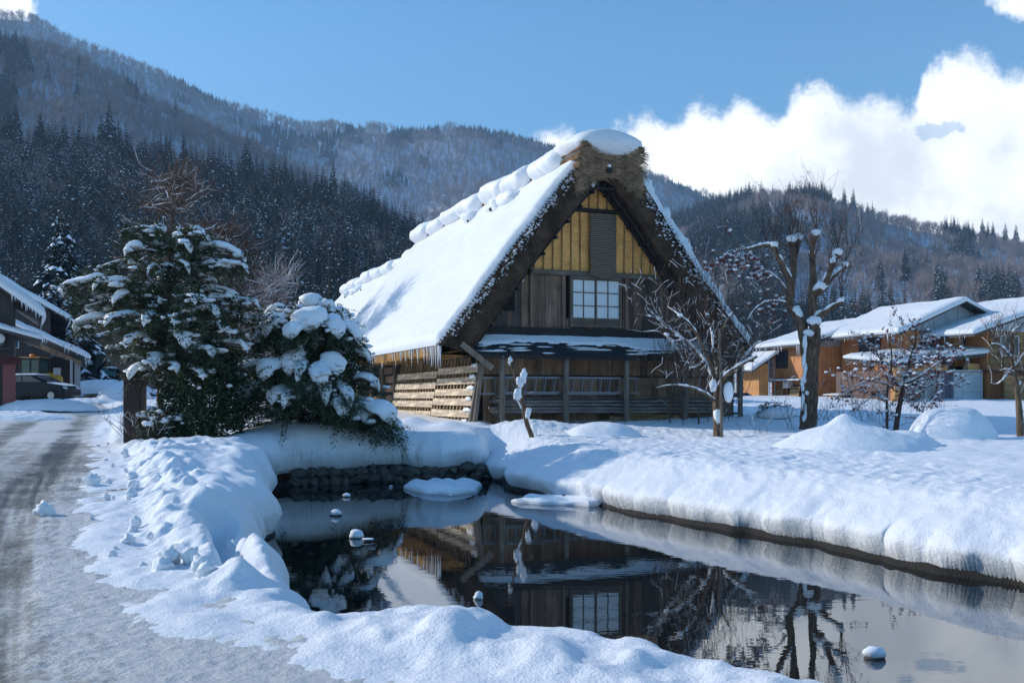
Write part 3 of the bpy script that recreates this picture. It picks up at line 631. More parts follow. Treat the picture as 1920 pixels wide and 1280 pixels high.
def slope_snow(root, w0, w1, side, th, seed, name='roof_snow', slo=(.06, .985), frontwave=.12):
    o_ = res([p for p in (OUT[:7] if side < 0 else OUT[6:][::-1])], 200); nu, nv = 150, 170
    u = np.linspace(slo[0], slo[1], nu); v = np.linspace(0, 1, nv); U, V_ = np.meshgrid(u, v, indexing='ij')
    s = np.interp(U, np.linspace(0, 1, 200), o_[:, 0]); z = np.interp(U, np.linspace(0, 1, 200), o_[:, 1])
    nx, nz = (-.8 if side < 0 else .8), .6
    Lr = 6.8; du = (U - slo[0]) * Lr; dv = V_ * (w0 - w1)
    wave = frontwave * (fbm(U * 14, U * 0, seed, 3) + .2); y = -w0 + wave + (V_ * (w0 - w1 - .2))
    edge = np.minimum(np.minimum(du, (1 - V_) * (w0 - w1)) / .28, dv / .28); pr = np.sqrt(1 - (1 - np.clip(edge, 0, 1)) ** 2)
    t = th * (1 + .28 * fbm(dv / 2.2, du / 1.2, seed + 2, 3)) * pr + .018 * fbm(dv / .5, du / .35, seed + 4, 3) * pr - .02
    # a few slumps near the ridge and long faint creases
    t += .07 * np.exp(-((du - 5.4) / .5) ** 2) * np.clip(fbm(dv / 1.1, du / 3, seed + 9, 2) * 2, 0, 1)
    V3 = np.stack([s + nx * t - (1 - np.clip(du / .1, 0, 1)) * .03 * -nx, y - (1 - pr) * .04, z + nz * t], -1)
    o = npmesh(name, V3.reshape(-1, 3), gridfaces(nu, nv), M['snow_smooth'], root); 
    nrm_ = o.data.polygons[len(o.data.polygons) // 2].normal
    if nrm_.z < 0: o.data.flip_normals()
    return o
def ridge_pillow(root, ya, yb, s0, z0, rs, rz_, seed):
    """one rounded snow load on the ridge between ya and yb"""
    n, k = 26, 18; V = []
    for i in range(n):
        t = i / (n - 1); e = (1 - abs(2 * t - 1) ** 7) ** .5 if 0 < t < 1 else 0.02
        for j in range(k):
            a = 2 * math.pi * j / k; q = Vector((math.cos(a), t * 3, math.sin(a))) * 1.1 + Vector((seed, 0, 0)); f = 1 + .10 * mnoise.noise(q) + .06 * mnoise.noise(q * 3.1)
            V.append((s0 + rs * math.cos(a) * e * f, ya + (yb - ya) * t, z0 + rz_ * math.sin(a) * e * f))
    fs = [(i * k + j, i * k + (j + 1) % k, (i + 1) * k + (j + 1) % k, (i + 1) * k + j) for i in range(n - 1) for j in range(k)]
    return V, fs
def ridge(root, w0, w1, nb, seed, name='ridge_snow'):
    r = random.Random(seed); sb = MB()
    # straw saddle: layered bundles following an arch
    for li in range(5):
        ztop = 9.30 - li * .17; hw = 1.02 + li * .02; y0 = -w0 - .42 + li * .06 + r.uniform(-.04, .04); n = 16; V = []
        for i in range(n + 1):
            a = -1 + 2 * i / n; x = 3.68 + hw * a; zz = ztop - .05 * abs(a) ** 2 - li * .11 * abs(a) ** 1.5
            for dz, dy in ((0, 0), (-.17, -.02), (-.17, 17.6 + 0), (0, 17.6)): V.append((x, y0 + dy + r.uniform(-.03, .03), zz + dz + r.uniform(-.02, .02)))
        sb.add(V, [(i * 4 + q, i * 4 + (q + 1) % 4, i * 4 + 4 + (q + 1) % 4, i * 4 + 4 + q) for i in range(n) for q in range(4)] + [(3, 2, 1, 0), (n * 4, n * 4 + 1, n * 4 + 2, n * 4 + 3)])
    sb.build('ridge_straw', M['straw'], root)
    tb = MB()
    for q in range(4200):
        li = r.random() * 5; a = r.uniform(-1, 1); zz = 9.30 - li * .17 - li * .11 * abs(a) ** 1.5 - .05 * a * a; p0 = Vector((3.68 + 1.1 * a, -w0 - .46 + li * .06, zz - r.uniform(0, .17)))
        d = Vector((r.choice((-1, 1)) * r.uniform(.4, 1), -r.uniform(.02, .35), r.uniform(-.5, .15) - .25 * abs(a))).normalized() * r.uniform(.10, .32); tb.mi = 0 if r.random() < .75 else 1
        tb.add([p0, p0 + Vector((0, 0, .016)), p0 + d], [(0, 1, 2)])
    tb.build('straw_ends', [M['strawtip'], M['fuzz']], root)
    pm = MB(); k = (-w1 + w0 - 1.0) / nb
    for i in range(nb):
        ya = -w0 + .95 + i * k + r.uniform(-.05, .05); yb = ya + k * r.uniform(.99, 1.06); pm.add(*ridge_pillow(root, ya, yb, 3.40 + r.uniform(-.06, .05), 9.12 + r.uniform(-.05, .05), 1.12 * r.uniform(.92, 1.08), .50 * r.uniform(.85, 1.12), seed + i * 2.3))
    pm.build(name, M['snow'], root, True)
    # poles with snow rolls sticking out of the left slope below the ridge
    for i in range(nb * 2 - 3):
        y = -w0 + 2.0 + i * k * .5; s_, z_ = 2.30, 8.35
        if r.random() < .45: continue
        pl = MB(); pl.tube([(s_ + .5, y, z_), (s_ - .32, y, z_ - .1)], .06, 6); pl.build('ridge_pole', M['darkwood'], root)
        if r.random() < .75: ps = MB(); ps.blob((s_ - .02, y + r.uniform(-.2, .2), z_ + .06), (.42, r.uniform(.4, .9), .26), seed + i, .3, 14, 9); ps.build('pole_snow', M['snow'], root, True)

def planks(mb, poly_top, z0, x0, x1, y, wd=.17, th=.02):
    x = x0
    while x < x1 - .02:
        w_ = min(rnd.uniform(wd * .75, wd * 1.3), x1 - x); zt = min(poly_top(x + .01), poly_top(x + w_ - .01))
        zb = z0
        if zt > zb + .03: mb.box((x + w_ / 2, y + rnd.uniform(-.008, .008), (zt + zb) / 2), (w_ - .006, th, zt - zb))
        x += w_

H = empty('thatched_farmhouse', (-.854, 29.0, 0), 'large old thatched wooden farmhouse with steep snow covered roof in the middle of the view', 'farmhouse', rz=HA_)
roof_parts(H, .7, -16.8, 1)
slope_snow(H, .62, -16.9, -1, .24, 3, slo=(0, .985)); slope_snow(H, .86, -16.9, 1, .34, 13, 'right_roof_snow', (.03, .90), .16)
ridge(H, .7, -16.8, 7, 4)
# snow cap on the ridge end
cap = MB(); cap.add(*ridge_pillow(H, -1.30, 1.2, 3.66, 9.30, 1.18, .44, 9.1)); cap.build('ridge_cap_snow', M['snow_smooth'], H, True)
for i, (s_, z_, a_, b_) in enumerate(((5.15, 8.05, .24, .42), (5.75, 7.3, .2, .36), (6.5, 6.35, .17, .4), (7.2, 5.4, .15, .4))): rr = MB(); rr.blob((s_, -.45, z_), (a_, .3, b_), i, .25, 12, 9); rr.build('rim_snow', M['snow'], H, True)
# inner wall: dark backing, planks, reed gable
inner = lambda x: float(np.interp(x, [p[0] for p in INN], [p[1] for p in INN])) - .06
bk = MB(); bk.add([(-.0, .10, .3), (8.6, .10, .3), (8.6, .10, 2.2), (7.6, .10, 3.2), (3.6, .10, 8.5), (-.35, .10, 3.2)], [(0, 1, 2, 3, 4, 5)])
bk.add([(0, .1, .3), (0, 16.5, .3), (0, 16.5, 3.2), (0, .1, 3.2)], [(0, 1, 2, 3)]); bk.add([(8.6, .1, .3), (8.6, 16.5, .3), (8.6, 16.5, 3.2), (8.6, .1, 3.2)], [(0, 1, 2, 3)]); bk.add([(0, 16.5, .3), (8.6, 16.5, .3), (8.6, 16.5, 3.2), (3.6, 16.5, 8.4), (-.3, 16.5, 3.2), (0, 16.5, 3.1)], [(0, 1, 2, 3, 4, 5)])
bk.build('wall_backing', M['inside'], H)
up = MB(); planks(up, lambda x: min(5.45, inner(x) + .05), 3.85, -.1, 2.66, 0); planks(up, lambda x: min(5.45, inner(x) + .05), 3.85, 4.58, 7.3, 0); planks(up, lambda x: 4.18, 3.85, 2.66, 4.58, .0, .2)
up.build('upper_plank_wall', M['plank_up'], H)
for x in (1.52, 2.55, 4.68, 6.1): pbm = MB(); pbm.box((x, -.05, (3.7 + min(5.45, inner(x))) / 2), (.10, .09, min(5.45, inner(x)) - 3.7)); pbm.build('wall_stud', M['plank_up'], H)
lo = MB(); planks(lo, lambda x: 3.2, 2.45, 0, 8.6, -.01, .3); planks(lo, lambda x: 2.44, .35, 0, 8.6, -.0, .24); lo.build('lower_plank_wall', M['plank'], H)
bb = MB(); bb.box((3.75, -.06, 5.53), (4.6, .14, .15)); bb.build('gable_beam', M['beam'], H)
bb = MB(); bb.box((4.3, -.06, 3.76), (8.6, .10, .22)); bb.box((4.3, -.04, 2.44), (8.6, .05, .05)); bb.build('wall_band', M['darkwood'], H)
# reed gable in vertical strips with round battens
rd_ = MB(); bt = MB(); x = 1.0
while x < 6.2:
    w_ = .30; zt = min(inner(x + .02), inner(x + w_ - .02)) + .12
    if zt > 5.64:
        for a, b_ in ((5.61, min(zt, 7.40)), (7.50, zt)):
            if b_ > a + .05: rd_.add([(x, -.03, a), (x + w_, -.03, a), (x + w_, -.03, min(b_ if b_ < 7.41 and zt > 7.4 else 99, inner(x + w_) + .15)), (x, -.03, min(b_ if b_ < 7.41 and zt > 7.4 else 99, inner(x) + .15))], [(0, 1, 2, 3)])
        bt.tube([(x, -.06, 5.6), (x + .01, -.06, min(8.2, inner(x) + .1))], .022, 6)
    x += w_
rd_.build('reed_mat', M['reed'], H); bt.build('reed_batten', wood('reed_battens', [(.28, .17, .06), (.38, .25, .10)]), H)
bb = MB(); bb.box((3.6, -.11, 7.46), (1.9, .10, .10)); bb.build('gable_tie', M['darkwood'], H)
# hanging woven mat
nx_, nz_ = 22, 60; hmv = []
for i in range(nz_):
    for j in range(nx_):
        u = j / (nx_ - 1); v = i / (nz_ - 1); z = 7.36 - 1.86 * v - .12 * math.sin(math.pi * u) * v; wv_ = .44 - .02 * math.sin(v * 9) + (.03 if v > .9 else 0) - .03 * v * u
        hmv.append((3.82 + (u - .5) * 2 * wv_, -.17 - .06 * math.sin(math.pi * u) - .012 * math.sin(v * 110 + u * 3) - .05 * v, z))
npmesh('hanging_mat', hmv, gridfaces(nz_, nx_), M['woven'], H)
# window: two sliding leaves, each 2 x 3 panes
W = MB()
for x in (2.80, 4.45): W.box((x, -.06, 4.70), (.09, .12, 1.55))
W.box((3.62, -.06, 5.42), (1.74, .12, .08)); W.box((3.62, -.06, 3.96), (1.74, .13, .07)); wf = W.build('window', M['beam'], H)
for k_, xc in enumerate((3.22, 4.03)):
    lf = MB(); yy = -.05 if k_ else -.02
    for x in (-.40, .0, .40): lf.box((xc + x, yy - .03, 4.78), (.045 if x else .028, .035, 1.20))
    for z in (5.37, 4.97, 4.57, 4.18): lf.box((xc, yy - .031, z), (.82, .03, .028 if z not in (5.37, 4.18) else .05))
    lf.box((xc, yy - .012, 4.07), (.80, .02, .18)); lo_ = lf.build('sash', M['beam'], wf)
    pn_ = MB(); pn_.box((xc, yy - .018, 4.77), (.78, .006, 1.17)); pn_.build('pane', M['paper'], wf)
vt = MB()
for q in range(5): vt.box((.72 + q * .06, -.035, 4.62), (.03, .02, .52))
vt.build('vent_bars', M['darkwood'], H); vt = MB(); vt.box((.84, -.015, 4.62), (.33, .012, .55)); vt.build('vent_shade_panel', M['inside'], H)  # closed near-black panel behind the bars, painting the vent's inner shade
lb = MB(); lb.box((1.16, -.12, 5.30), (.14, .12, .20)); lb.tube([(1.1, -.1, 5.38), (1.0, -.12, 5.34), (1.02, -.1, 5.25), (1.09, -.08, 5.22)], .008, 5); lb.build('junction_box', simple('grey_plastic', (.55, .55, .52), .5), H)
# rafters and braces under the gable rim
rf = MB()
for sg in (-1, 1):
    for yy, rad in ((-.42, .075), (-.14, .09)):
        rf.tube([Vector((3.6 + sg * h_, yy, z_ - .09)) for h_, z_ in [(.08, 8.3)] + _hi[::-1]], rad, 8)
    for q in range(9):
        t = .08 + q * .1; c = Vector((3.6 + sg * 4.0 * t, -.3, inner(3.6 + sg * 4.0 * t) - .12)); rf.tube([c + Vector((0, -.35, -.02)), c + Vector((0, .4, .02))], .045, 6)
rf.tube([(3.6, -1.05, 8.50), (3.6, .5, 8.45)], .09, 8); rf.tube([(3.1, -.62, 8.02), (4.35, -.62, 8.06)], .055, 6)
rf.build('rafter', M['darkwood'], H)
for s_ in (3.22, 4.28): sr = MB(); sr.blob((s_, -.62, 8.14), (.11, .12, .11), s_, .2, 10, 7); sr.build('rafter_snow', M['snow'], H, True)
sr = MB(); sr.blob((3.6, -1.0, 8.62), (.07, .1, .06), 3, .2, 8, 6); sr.build('rafter_snow', M['snow'], H, True)
# pent roof of black corrugated metal
pr_ = MB(); nx_ = 330
for i in range(nx_): pass
xs_ = np.linspace(-.62, 8.75, 40); ts = np.linspace(0, 1, 90); TT, XX_ = np.meshgrid(ts, xs_, indexing='ij')
yy = .02 - .96 * TT; zz = 3.68 - .66 * TT + .014 * np.sin(TT * 2 * math.pi * 17) + .01 * np.sin(XX_ * 1.3)
po = npmesh('pent_roof', np.stack([XX_, yy, zz], -1).reshape(-1, 3), gridfaces(90, 40), M['black_metal'], H)
pf = MB(); pf.box((4.07, -.93, 2.96), (9.3, .03, .10))
for q in range(24): pf.bar((-.4 + q * .39, -.02, 3.58), (-.4 + q * .39, -.90, 2.975), .05, .05)
pf.build('pent_roof_frame', M['darkwood'], H)
nu, nv = 240, 34; U, V_ = np.meshgrid(np.linspace(0, 1, nu), np.linspace(0, 1, nv), indexing='ij'); XX_ = -.35 + 8.9 * U
lo_e = .42 + .22 * fbm(XX_ / 1.4, XX_ * 0, 3, 3) + .10 * fbm(XX_ / .3, XX_ * 0, 9, 2) + .16 * ss(XX_, 3.5, 5) ; TT = .10 + V_ * np.clip(lo_e, .12, .62); ed = np.minimum(np.minimum(V_, 1 - V_) / .16, np.minimum(U, 1 - U) / .02); pf_ = np.sqrt(1 - (1 - np.clip(ed, 0, 1)) ** 2)
npmesh('pent_roof_snow', np.stack([XX_, .02 - .96 * TT, 3.68 - .66 * TT + .012 + (.045 + .02 * fbm(XX_ / .4, V_ * 4, 5, 3)) * pf_ - .03 * (1 - pf_)], -1).reshape(-1, 3), gridfaces(nu, nv)[:, ::-1], M['snow'], H)
for q in range(26):
    sp = MB(); x = rnd.uniform(-.4, 8.2); t = rnd.uniform(.5, .95); sp.blob((x, .02 - .96 * t, 3.69 - .66 * t), (rnd.uniform(.08, .5), .05, .025), q, .4, 10, 5); sp.build('snow_scrap', M['snow'], H, True)
for x in (.285, 2.29, 4.28, 6.3, 8.28):
    pm = MB(); pm.tube([(x, -.85, .3), (x + rnd.uniform(-.02, .02), -.85, 1.8), (x, -.85, 3.02)], [.085, .08, .075], 10); pm.build('porch_post', M['post'], H, True)
rk = MB()
for x in (.285, 2.29, 4.28, 6.3, 8.28):
    for z in (1.86, 1.33): rk.box((x, -.42, z - .03), (.07, .84, .06))
rk.box((4.3, -.72, 1.10), (8.3, .05, .06)); rk.build('rack_bar', M['post'], H)
br_ = MB(); br_.bar((-.95, -.9, 3.30), (-.05, -.95, 2.62), .05, .16); br_.bar((-.2, -.7, 3.2), (-.55, -.7, .6), .05, .12); br_.build('corner_brace', M['post'], H)
# left side wall
sw = MB(); y = .3
while y < 16: 
    h = rnd.uniform(.28, .4); sw.box((-.02, y + .5, 1.75), (.03, 1.0, .01))
    for z in (1.0, 1.35, 1.75, 2.15, 2.5, 2.85):
        if rnd.random() < .8: sw.box((-.03, y + .5, z), (.025, .98, .26))
    y += 1.0
sw.build('side_wall', M['plank'], H)
for q in range(9):
    pm = MB(); pm.box((-.08, .2 + q * 1.9, 1.7), (.13, .13, 2.9)); pm.build('side_post', M['post'], H)
# poles carrying the eave straw, seen from the side
ep = MB()
for q in range(46): ep.bar((-1.25, -.4 + q * .36, 3.06), (.15, -.4 + q * .36, 3.28), .05, .05)
ep.build('eave_pole', M['eave'], H)
# icicles along the left eave: every one its own part
ic = []
for q in range(4):
    mb = MB(); mb.tube([(0, 0, .02), (.004, 0, -.25), (0, .003, -.6), (0, 0, -1)], [.03, .022, .012, .002], 6, False); o = mb.build('icicle', M['ice'], H, True); ic.append(o)
for q in range(96):
    o = ic[q] if q < 4 else ic[q % 4].copy()
    if q >= 4: C.objects.link(o)
    f = q / 96; yy = -.62 + (13.6) * f ** 1.25 + rnd.uniform(-.05, .05); l = rnd.choice((rnd.uniform(.1, .3), rnd.uniform(.25, .5)))
    if q < 12: l *= 1.4
    o.location = (-1.50 + rnd.uniform(-.03, .06), yy, 3.24); o.scale = (1, 1, l); o.scale.x = o.scale.y = .5 + l * .9
for q in range(4): pass

# ---- second thatched house behind, same build
H2 = empty('thatched_farmhouse', tuple(Vector((-.854, 29.0, 0)) + Vector((.931, .365, 0)) * 2.67 + Vector((-.365, .931, 0)) * 22 + Vector((0, 0, .55))), 'smaller looking snow covered thatched roof showing behind the back of the big farmhouse roof', 'farmhouse', rz=HA_)
roof_parts(H2, 0, -24, 7, 500); slope_snow(H2, -.05, -24, -1, .28, 23); slope_snow(H2, -.05, -24, 1, .25, 33); ridge(H2, 0, -23.6, 9, 14)
b2 = MB(); b2.add([(-.0, .4, .3), (7.2, .4, .3), (7.5, .4, 3.2), (3.6, .4, 8.3), (-.3, .4, 3.2)], [(0, 1, 2, 3, 4)]); b2.box((.1, 12, 1.7), (.1, 23, 2.9)); b2.box((7.1, 12, 1.7), (.1, 23, 2.9)); b2.build('wall', M['plank'], H2)

# ================================================================ THINGS AROUND THE HOUSE
def hloc(s, w, z): return Vector((-.854, 29.0, 0)) + Vector((.931, .365, 0)) * s + Vector((.365, -.931, 0)) * w + Vector((0, 0, z))
# leaning slatted screen, left of the house
SC = empty('slatted_screen', tuple(hloc(0, 0, 0)), 'pale plank screen leaning against the left side of the thatched farmhouse', 'screen', rz=HA_)
M['pale_plank'] = wood('pale_planks', [(.60, .50, .38), (.68, .57, .43), (.72, .62, .50), (.62, .47, .31), (.52, .46, .39)], (1, .06, 1), .8, 16)
M['batten'] = wood('battens', [(.22, .15, .08), (.34, .24, .12), (.42, .30, .16)])
def scp(y, z): return Vector((-.62 + (z - .75) * .19, y, z))
M2 = Matrix((( .983, 0, .186), (0, 1, 0), (-.186, 0, .983)))
for q, z in enumerate((2.52, 2.20, 1.88, 1.56, 1.24, .92)):
    for (ya, yb) in ((-.34 - .0, 3.5), (3.52, 8.6)):
        dz = rnd.uniform(-.03, .03) + (.09 if ya < 0 else 0); mb = MB(); c = scp((ya + yb) / 2, z + dz)
        mb.box((0, 0, 0), (.025, yb - ya - rnd.uniform(0, .15), .21), M2, .006); o = mb.build('board', M['pale_plank'], SC); o.location = c
for q in range(27):
    y = -.25 + q * .33 + rnd.uniform(-.04, .04); mb = MB(); mb.bar(scp(y, .5) + Vector((.06, 0, 0)), scp(y, 3.12 - .1 * (q > 12)) + Vector((.06, 0, 0)), .05, .09, (0, 1, 0)); mb.build('batten', M['batten'], SC)
mb = MB(); mb.bar(scp(-.42, .5) + Vector((.02, 0, 0)), scp(-.42, 2.75) + Vector((.02, 0, 0)), .09, .09, (0, 1, 0)); mb.build('edge_post', M['post'], SC)
for z in (2.65, 2.33, 2.0, 1.68, 1.36, 1.04):
    mb = MB(); c = scp(-.25, z + .02); mb.blob(c + Vector((-.03, .15, .06)), (.05, rnd.uniform(.2, .34), .06), z, .4, 10, 7); mb.build('snow', M['snow'], SC, True)
# ladders resting on the rack
def ladder(s0, s1, w_, z0, z1, label, lean=0):
    T = empty('ladder', tuple(hloc(s0, w_, 0)), label, 'ladder', 'aluminium ladders on the house rack', rz=HA_); L_ = s1 - s0
    for z in (z0, z1): mb = MB(); mb.box((L_ / 2, 0, z), (L_, .03, .045)); mb.build('rail', M['alu'], T)
    n = int(L_ / .30)
    for q in range(n):
        x = .2 + q * .30; mb = MB(); mb.bar((x, 0, z0), (x + lean, 0, z1), .022, .026, (0, 1, 0)); mb.build('rung', M['alu'], T)
ladder(-.35, 4.05, .62, 1.90, 2.36, 'long aluminium ladder lying on the farmhouse rack, the one reaching past the left corner post', .0)
ladder(.25, 4.75, .70, 1.94, 2.38, 'aluminium ladder lying on the farmhouse rack, the one reaching past the third post', .06)
# stacked poles
mb = MB(); mb.tube([(0, 0, 0), (2.5, .02, .01), (5.2, -.02, 0), (7.9, 0, 0)], [.055, .05, .045, .04], 7); pl0 = None; q = 0
for r_ in range(5):
    for c_ in range(4):
        if r_ == 4 and c_ > 1: continue
        if pl0 is None: o = mb.build('wooden_pole', M['pole'], None, True); pl0 = o
        else: o = pl0.copy(); C.objects.link(o)
        o.location = hloc(.15 + rnd.uniform(-.1, .25), .22 + c_ * .14 + rnd.uniform(-.02, .02), 1.38 + r_ * .098 + rnd.uniform(-.008, .008)); o.rotation_euler = (0, rnd.uniform(-.004, .004), HA_); o.scale = (rnd.uniform(.85, 1.02), 1, rnd.choice((1, 1, .8)) )
        tag(o, 'long weathered grey pole in the horizontal stack under the ladders on the farmhouse wall', 'pole', 'grey poles stacked on the farmhouse rack')
bd = MB(); bd.box((0, 0, 0), (2.6, .04, .12)); bd.box((.3, .03, .13), (2.1, .04, .11)); o = bd.build('loose_planks', M['batten']); o.location = hloc(5.2, .45, 1.12); o.rotation_euler = (0, .05, HA_)
tag(o, 'reddish brown planks lying low against the farmhouse wall between the third and fourth post', 'planks')
# ================================================================ TREES NEAR THE POND
def smoothpath(pts, k=4):
    out = []; n = len(pts)
    for i in range(n - 1):
        p0, p1, p2, p3 = pts[max(i - 1, 0)], pts[i], pts[i + 1], pts[min(i + 2, n - 1)]
        for j in range(k):
            t = j / k; out.append(.5 * ((2 * p1) + (p2 - p0) * t + (2 * p0 - 5 * p1 + 4 * p2 - p3) * t * t + (3 * p1 - p0 - 3 * p2 + p3) * t ** 3))
    out.append(pts[-1]); return out
class Tree:
    def __init__(s, seed, Y): s.r = random.Random(seed); s.Y = Y; s.wood = MB(); s.tw = MB(); s.snow = MB(); s.paths = []; s.sd = seed
    def limb(s, pts, r0, r1, snow=.6, n=8, keep=True, bumpy=.12):
        """pts are (px, py, dy) seen from the road; radii in metres"""
        P3 = smoothpath([P(a[0], a[1], s.Y) + Vector((0, 0, 0)) if len(a) < 3 else P(a[0], a[1], s.Y + a[2]) for a in pts])
        return s.limb3(P3, r0, r1, snow, n, keep, bumpy)
    def limb3(s, P3, r0, r1, snow=.6, n=8, keep=True, bumpy=.12):
        m_ = len(P3); rad = [(r0 + (r1 - r0) * i / (m_ - 1)) * (1 + bumpy * s.r.uniform(-1, 1)) for i in range(m_)]
        (s.wood if r0 > .02 else s.tw).tube(P3, rad, n)
        if keep: s.paths.append((P3, rad))
        s.snowon(P3, rad, snow); return P3
    def snowon(s, P3, rad, snow):
        i = 0; m_ = len(P3)
        while i < m_ - 1:
            run = s.r.randint(2, 5); seg = P3[i:i + run + 1]; d = seg[-1] - seg[0]
            if len(seg) > 1 and d.length > 1e-4:
                hz = math.hypot(d.x, d.y) / d.length
                if s.r.random() < snow * (.25 + hz):
                    rs = []; ps = []
                    for q, p_ in enumerate(seg):
                        e = math.sin(math.pi * (q + .35) / (len(seg) - .3)); rr_ = max(.004, (rad[i + q] * .85 + min(.014, max(0, rad[i + q] * .9 - .006))) * (.35 + .65 * e) * s.r.uniform(.8, 1.2)); rs.append(rr_)
                        ps.append(p_ + Vector((-.004, -.3 * rad[i + q] * (1 - hz), rad[i + q] * .65 + rr_ * .35)))
                    s.snow.tube(ps, rs, 7)
            i += run
    def twigs(s, n, l, up=.5, depth=2, rad=.008, snow=.25, spread=.9, tmin=.25, kids=3, which=None, droop=0):
        src = which or s.paths
        for _ in range(n):
            P3, rd_ = s.r.choice(src); i = s.r.randint(int(len(P3) * tmin), len(P3) - 1); p = P3[i]
            d = Vector((s.r.uniform(-1, 1) * spread, s.r.uniform(-1, 1) * spread, up + s.r.uniform(-.3, .5))).normalized(); s.twig(p, d, l * s.r.uniform(.5, 1.2), rad, depth, snow, kids, droop)
    def twig(s, p, d, l, rad, depth, snow, kids, droop=0):
        pts = [p]; q = p.copy(); dd = d.copy(); m_ = 4
        for k in range(m_): dd = (dd + Vector((s.r.uniform(-.2, .2), s.r.uniform(-.2, .2), s.r.uniform(-.15, .15) - droop))).normalized(); q = q + dd * l / m_; pts.append(q)
        rr_ = [rad * (1 - .6 * k / m_) for k in range(m_ + 1)]; s.tw.tube(pts, rr_, 4, False)
        if s.r.random() < snow: s.snowon(pts, rr_, .8)
        s.ends = getattr(s, 'ends', []); s.ends.append(pts)
        if depth > 0:
            for _ in range(kids):
                k = s.r.randint(1, m_); nd = (dd + Vector((s.r.uniform(-1, 1), s.r.uniform(-1, 1), s.r.uniform(-.3, .8))) * .8).normalized(); s.twig(pts[k], nd, l * s.r.uniform(.4, .75), rad * .65, depth - 1, snow, kids, droop)
    def finish(s, name, label, cat='tree', bark=None, twm=None, group=None):
        b = s.paths[0][0][0]; root = empty(name, tuple(b), label, cat, group)
        for nm, mb, mt in (('trunk', s.wood, bark or M['bark']), ('twigs', s.tw, twm or M['twig_near']), ('snow', s.snow, M['snow'])):
            if mb.f: o = mb.build(nm, mt, root, True); o.data.transform(Matrix.Translation(-b))
        s.root = root; s.b = b; return root
    def part(s, nm, mb, mt, smooth=True): o = mb.build(nm, mt, s.root, smooth); o.data.transform(Matrix.Translation(-s.b)); return o
M['twig_near'] = simple('near_twigs', (.060, .040, .032), .85, .3, 9)
m, t, b = newmat('rough_bark'); n = tex_noise(t, vec_nodes(t, (1, 1, .25)), 16, 7, .7)
t.links.new(ramp(t, n, [(.32, (.03, .02, .013)), (.5, (.135, .088, .056)), (.7, (.26, .18, .12))]), b.inputs['Base Color']); b.inputs['Roughness'].default_value = .95; bump(t, b, n, 1, .05); M['rough_bark'] = m
M['leafbrown'] = simple('dead_leaves', (.19, .095, .055), .9, .4, 6); M['berry'] = simple('red_berries', (.16, .025, .018), .5, .3, 8)

# --- tall pollarded tree
T = Tree(51, 28.0)
T.limb([(1514,822),(1517,770),(1519,720),(1521,680),(1526,640),(1528,615)], .25, .165, .1, 14, bumpy=.07)
L1 = T.limb([(1518,690),(1511,650),(1504,612),(1492,587,.1),(1479,569,.2),(1483,548,.1),(1483,527)], .16, .10, .5, 11)
T.limb([(1483,527),(1471,508,-.1),(1461,486,-.2),(1451,464,-.2),(1436,460,-.1),(1416,464),(1400,468)], .095, .035, .9, 9)
T.limb([(1483,530),(1488,505,.1),(1488,480,.1),(1484,455,.1)], .10, .075, .35, 9); T.limb([(1488,495,.1),(1493,472,.3),(1496,452,.4)], .08, .07, .3, 9)
T.limb([(1528,622),(1524,584),(1524,550),(1525,509),(1521,470)], .145, .075, .3, 11); T.limb([(1522,490),(1524,462,-.2),(1530,445,-.3)], .07, .06, .3, 8)
T.limb([(1524,552),(1541,542,-.2),(1552,520,-.4),(1562,494,-.5),(1569,480,-.5)], .11, .065, .75, 9); T.limb([(1541,543,-.2),(1563,517,.1),(1582,501,.3)], .08, .05, .85, 8)
T.limb([(1526,600),(1545,587,-.3),(1564,574,-.5),(1577,567,-.6)], .09, .05, .85, 8)
T.limb([(1479,569,.2),(1459,565,.1),(1436,566),(1415,580),(1402,600)], .035, .01, .8, 6); T.limb([(1476,545,.2),(1457,521,.2),(1436,508,.3),(1415,512,.3),(1400,530)], .03, .008, .5, 6)
for c_, e in (((1484,452,.1), .13), ((1496,448,.4), .12), ((1530,440,-.3), .11), ((1569,477,-.5), .12), ((1583,499,.3), .10), ((1451,462,-.2), .10), ((1527,606,-.25), .17), ((1538,540,-.3), .15), ((1516,628,-.15), .13), ((1577,566,-.6), .08)):
    p_ = P(c_[0], c_[1], 28 + c_[2]); T.wood.blob(p_ - Vector((0, 0, .05)), e * .75, e * 9, .4, 9, 7); T.snow.blob(p_ + Vector((0, -.02, .06)), (e * 1.15, e, e * .8), e * 31, .3, 12, 8)
mb_ = MB()
for q in range(0, 26, 2):      # snow running down the fork and the bark
    t_ = q / 25; p_ = P(1517 + 3 * math.sin(q * .9), 640 + t_ * 150, 27.74); T.snow.blob(p_ + Vector((-.12 + rnd.uniform(-.05, .03), .02, 0)), (rnd.uniform(.02, .08), .05, rnd.uniform(.06, .2)), q, .5, 9, 7)
knobs = [(1484,450,.1),(1496,446,.4),(1530,440,-.3),(1569,476,-.5),(1583,498,.3),(1451,462,-.2),(1525,500,0),(1486,500,.1),(1555,512,-.4),(1577,566,-.6),(1440,462,0),(1521,468,0)]
for kx, ky, kd in knobs:
    for q in range(7): T.twig(P(kx, ky, 28 + kd), Vector((T.r.uniform(-.35, .35), T.r.uniform(-.35, .35), 1)).normalized(), T.r.uniform(.5, 1.5), .009, 1, .05, 2)
T.twigs(34, .5, .2, 1, .007, .2, 1.0)
lf = MB()
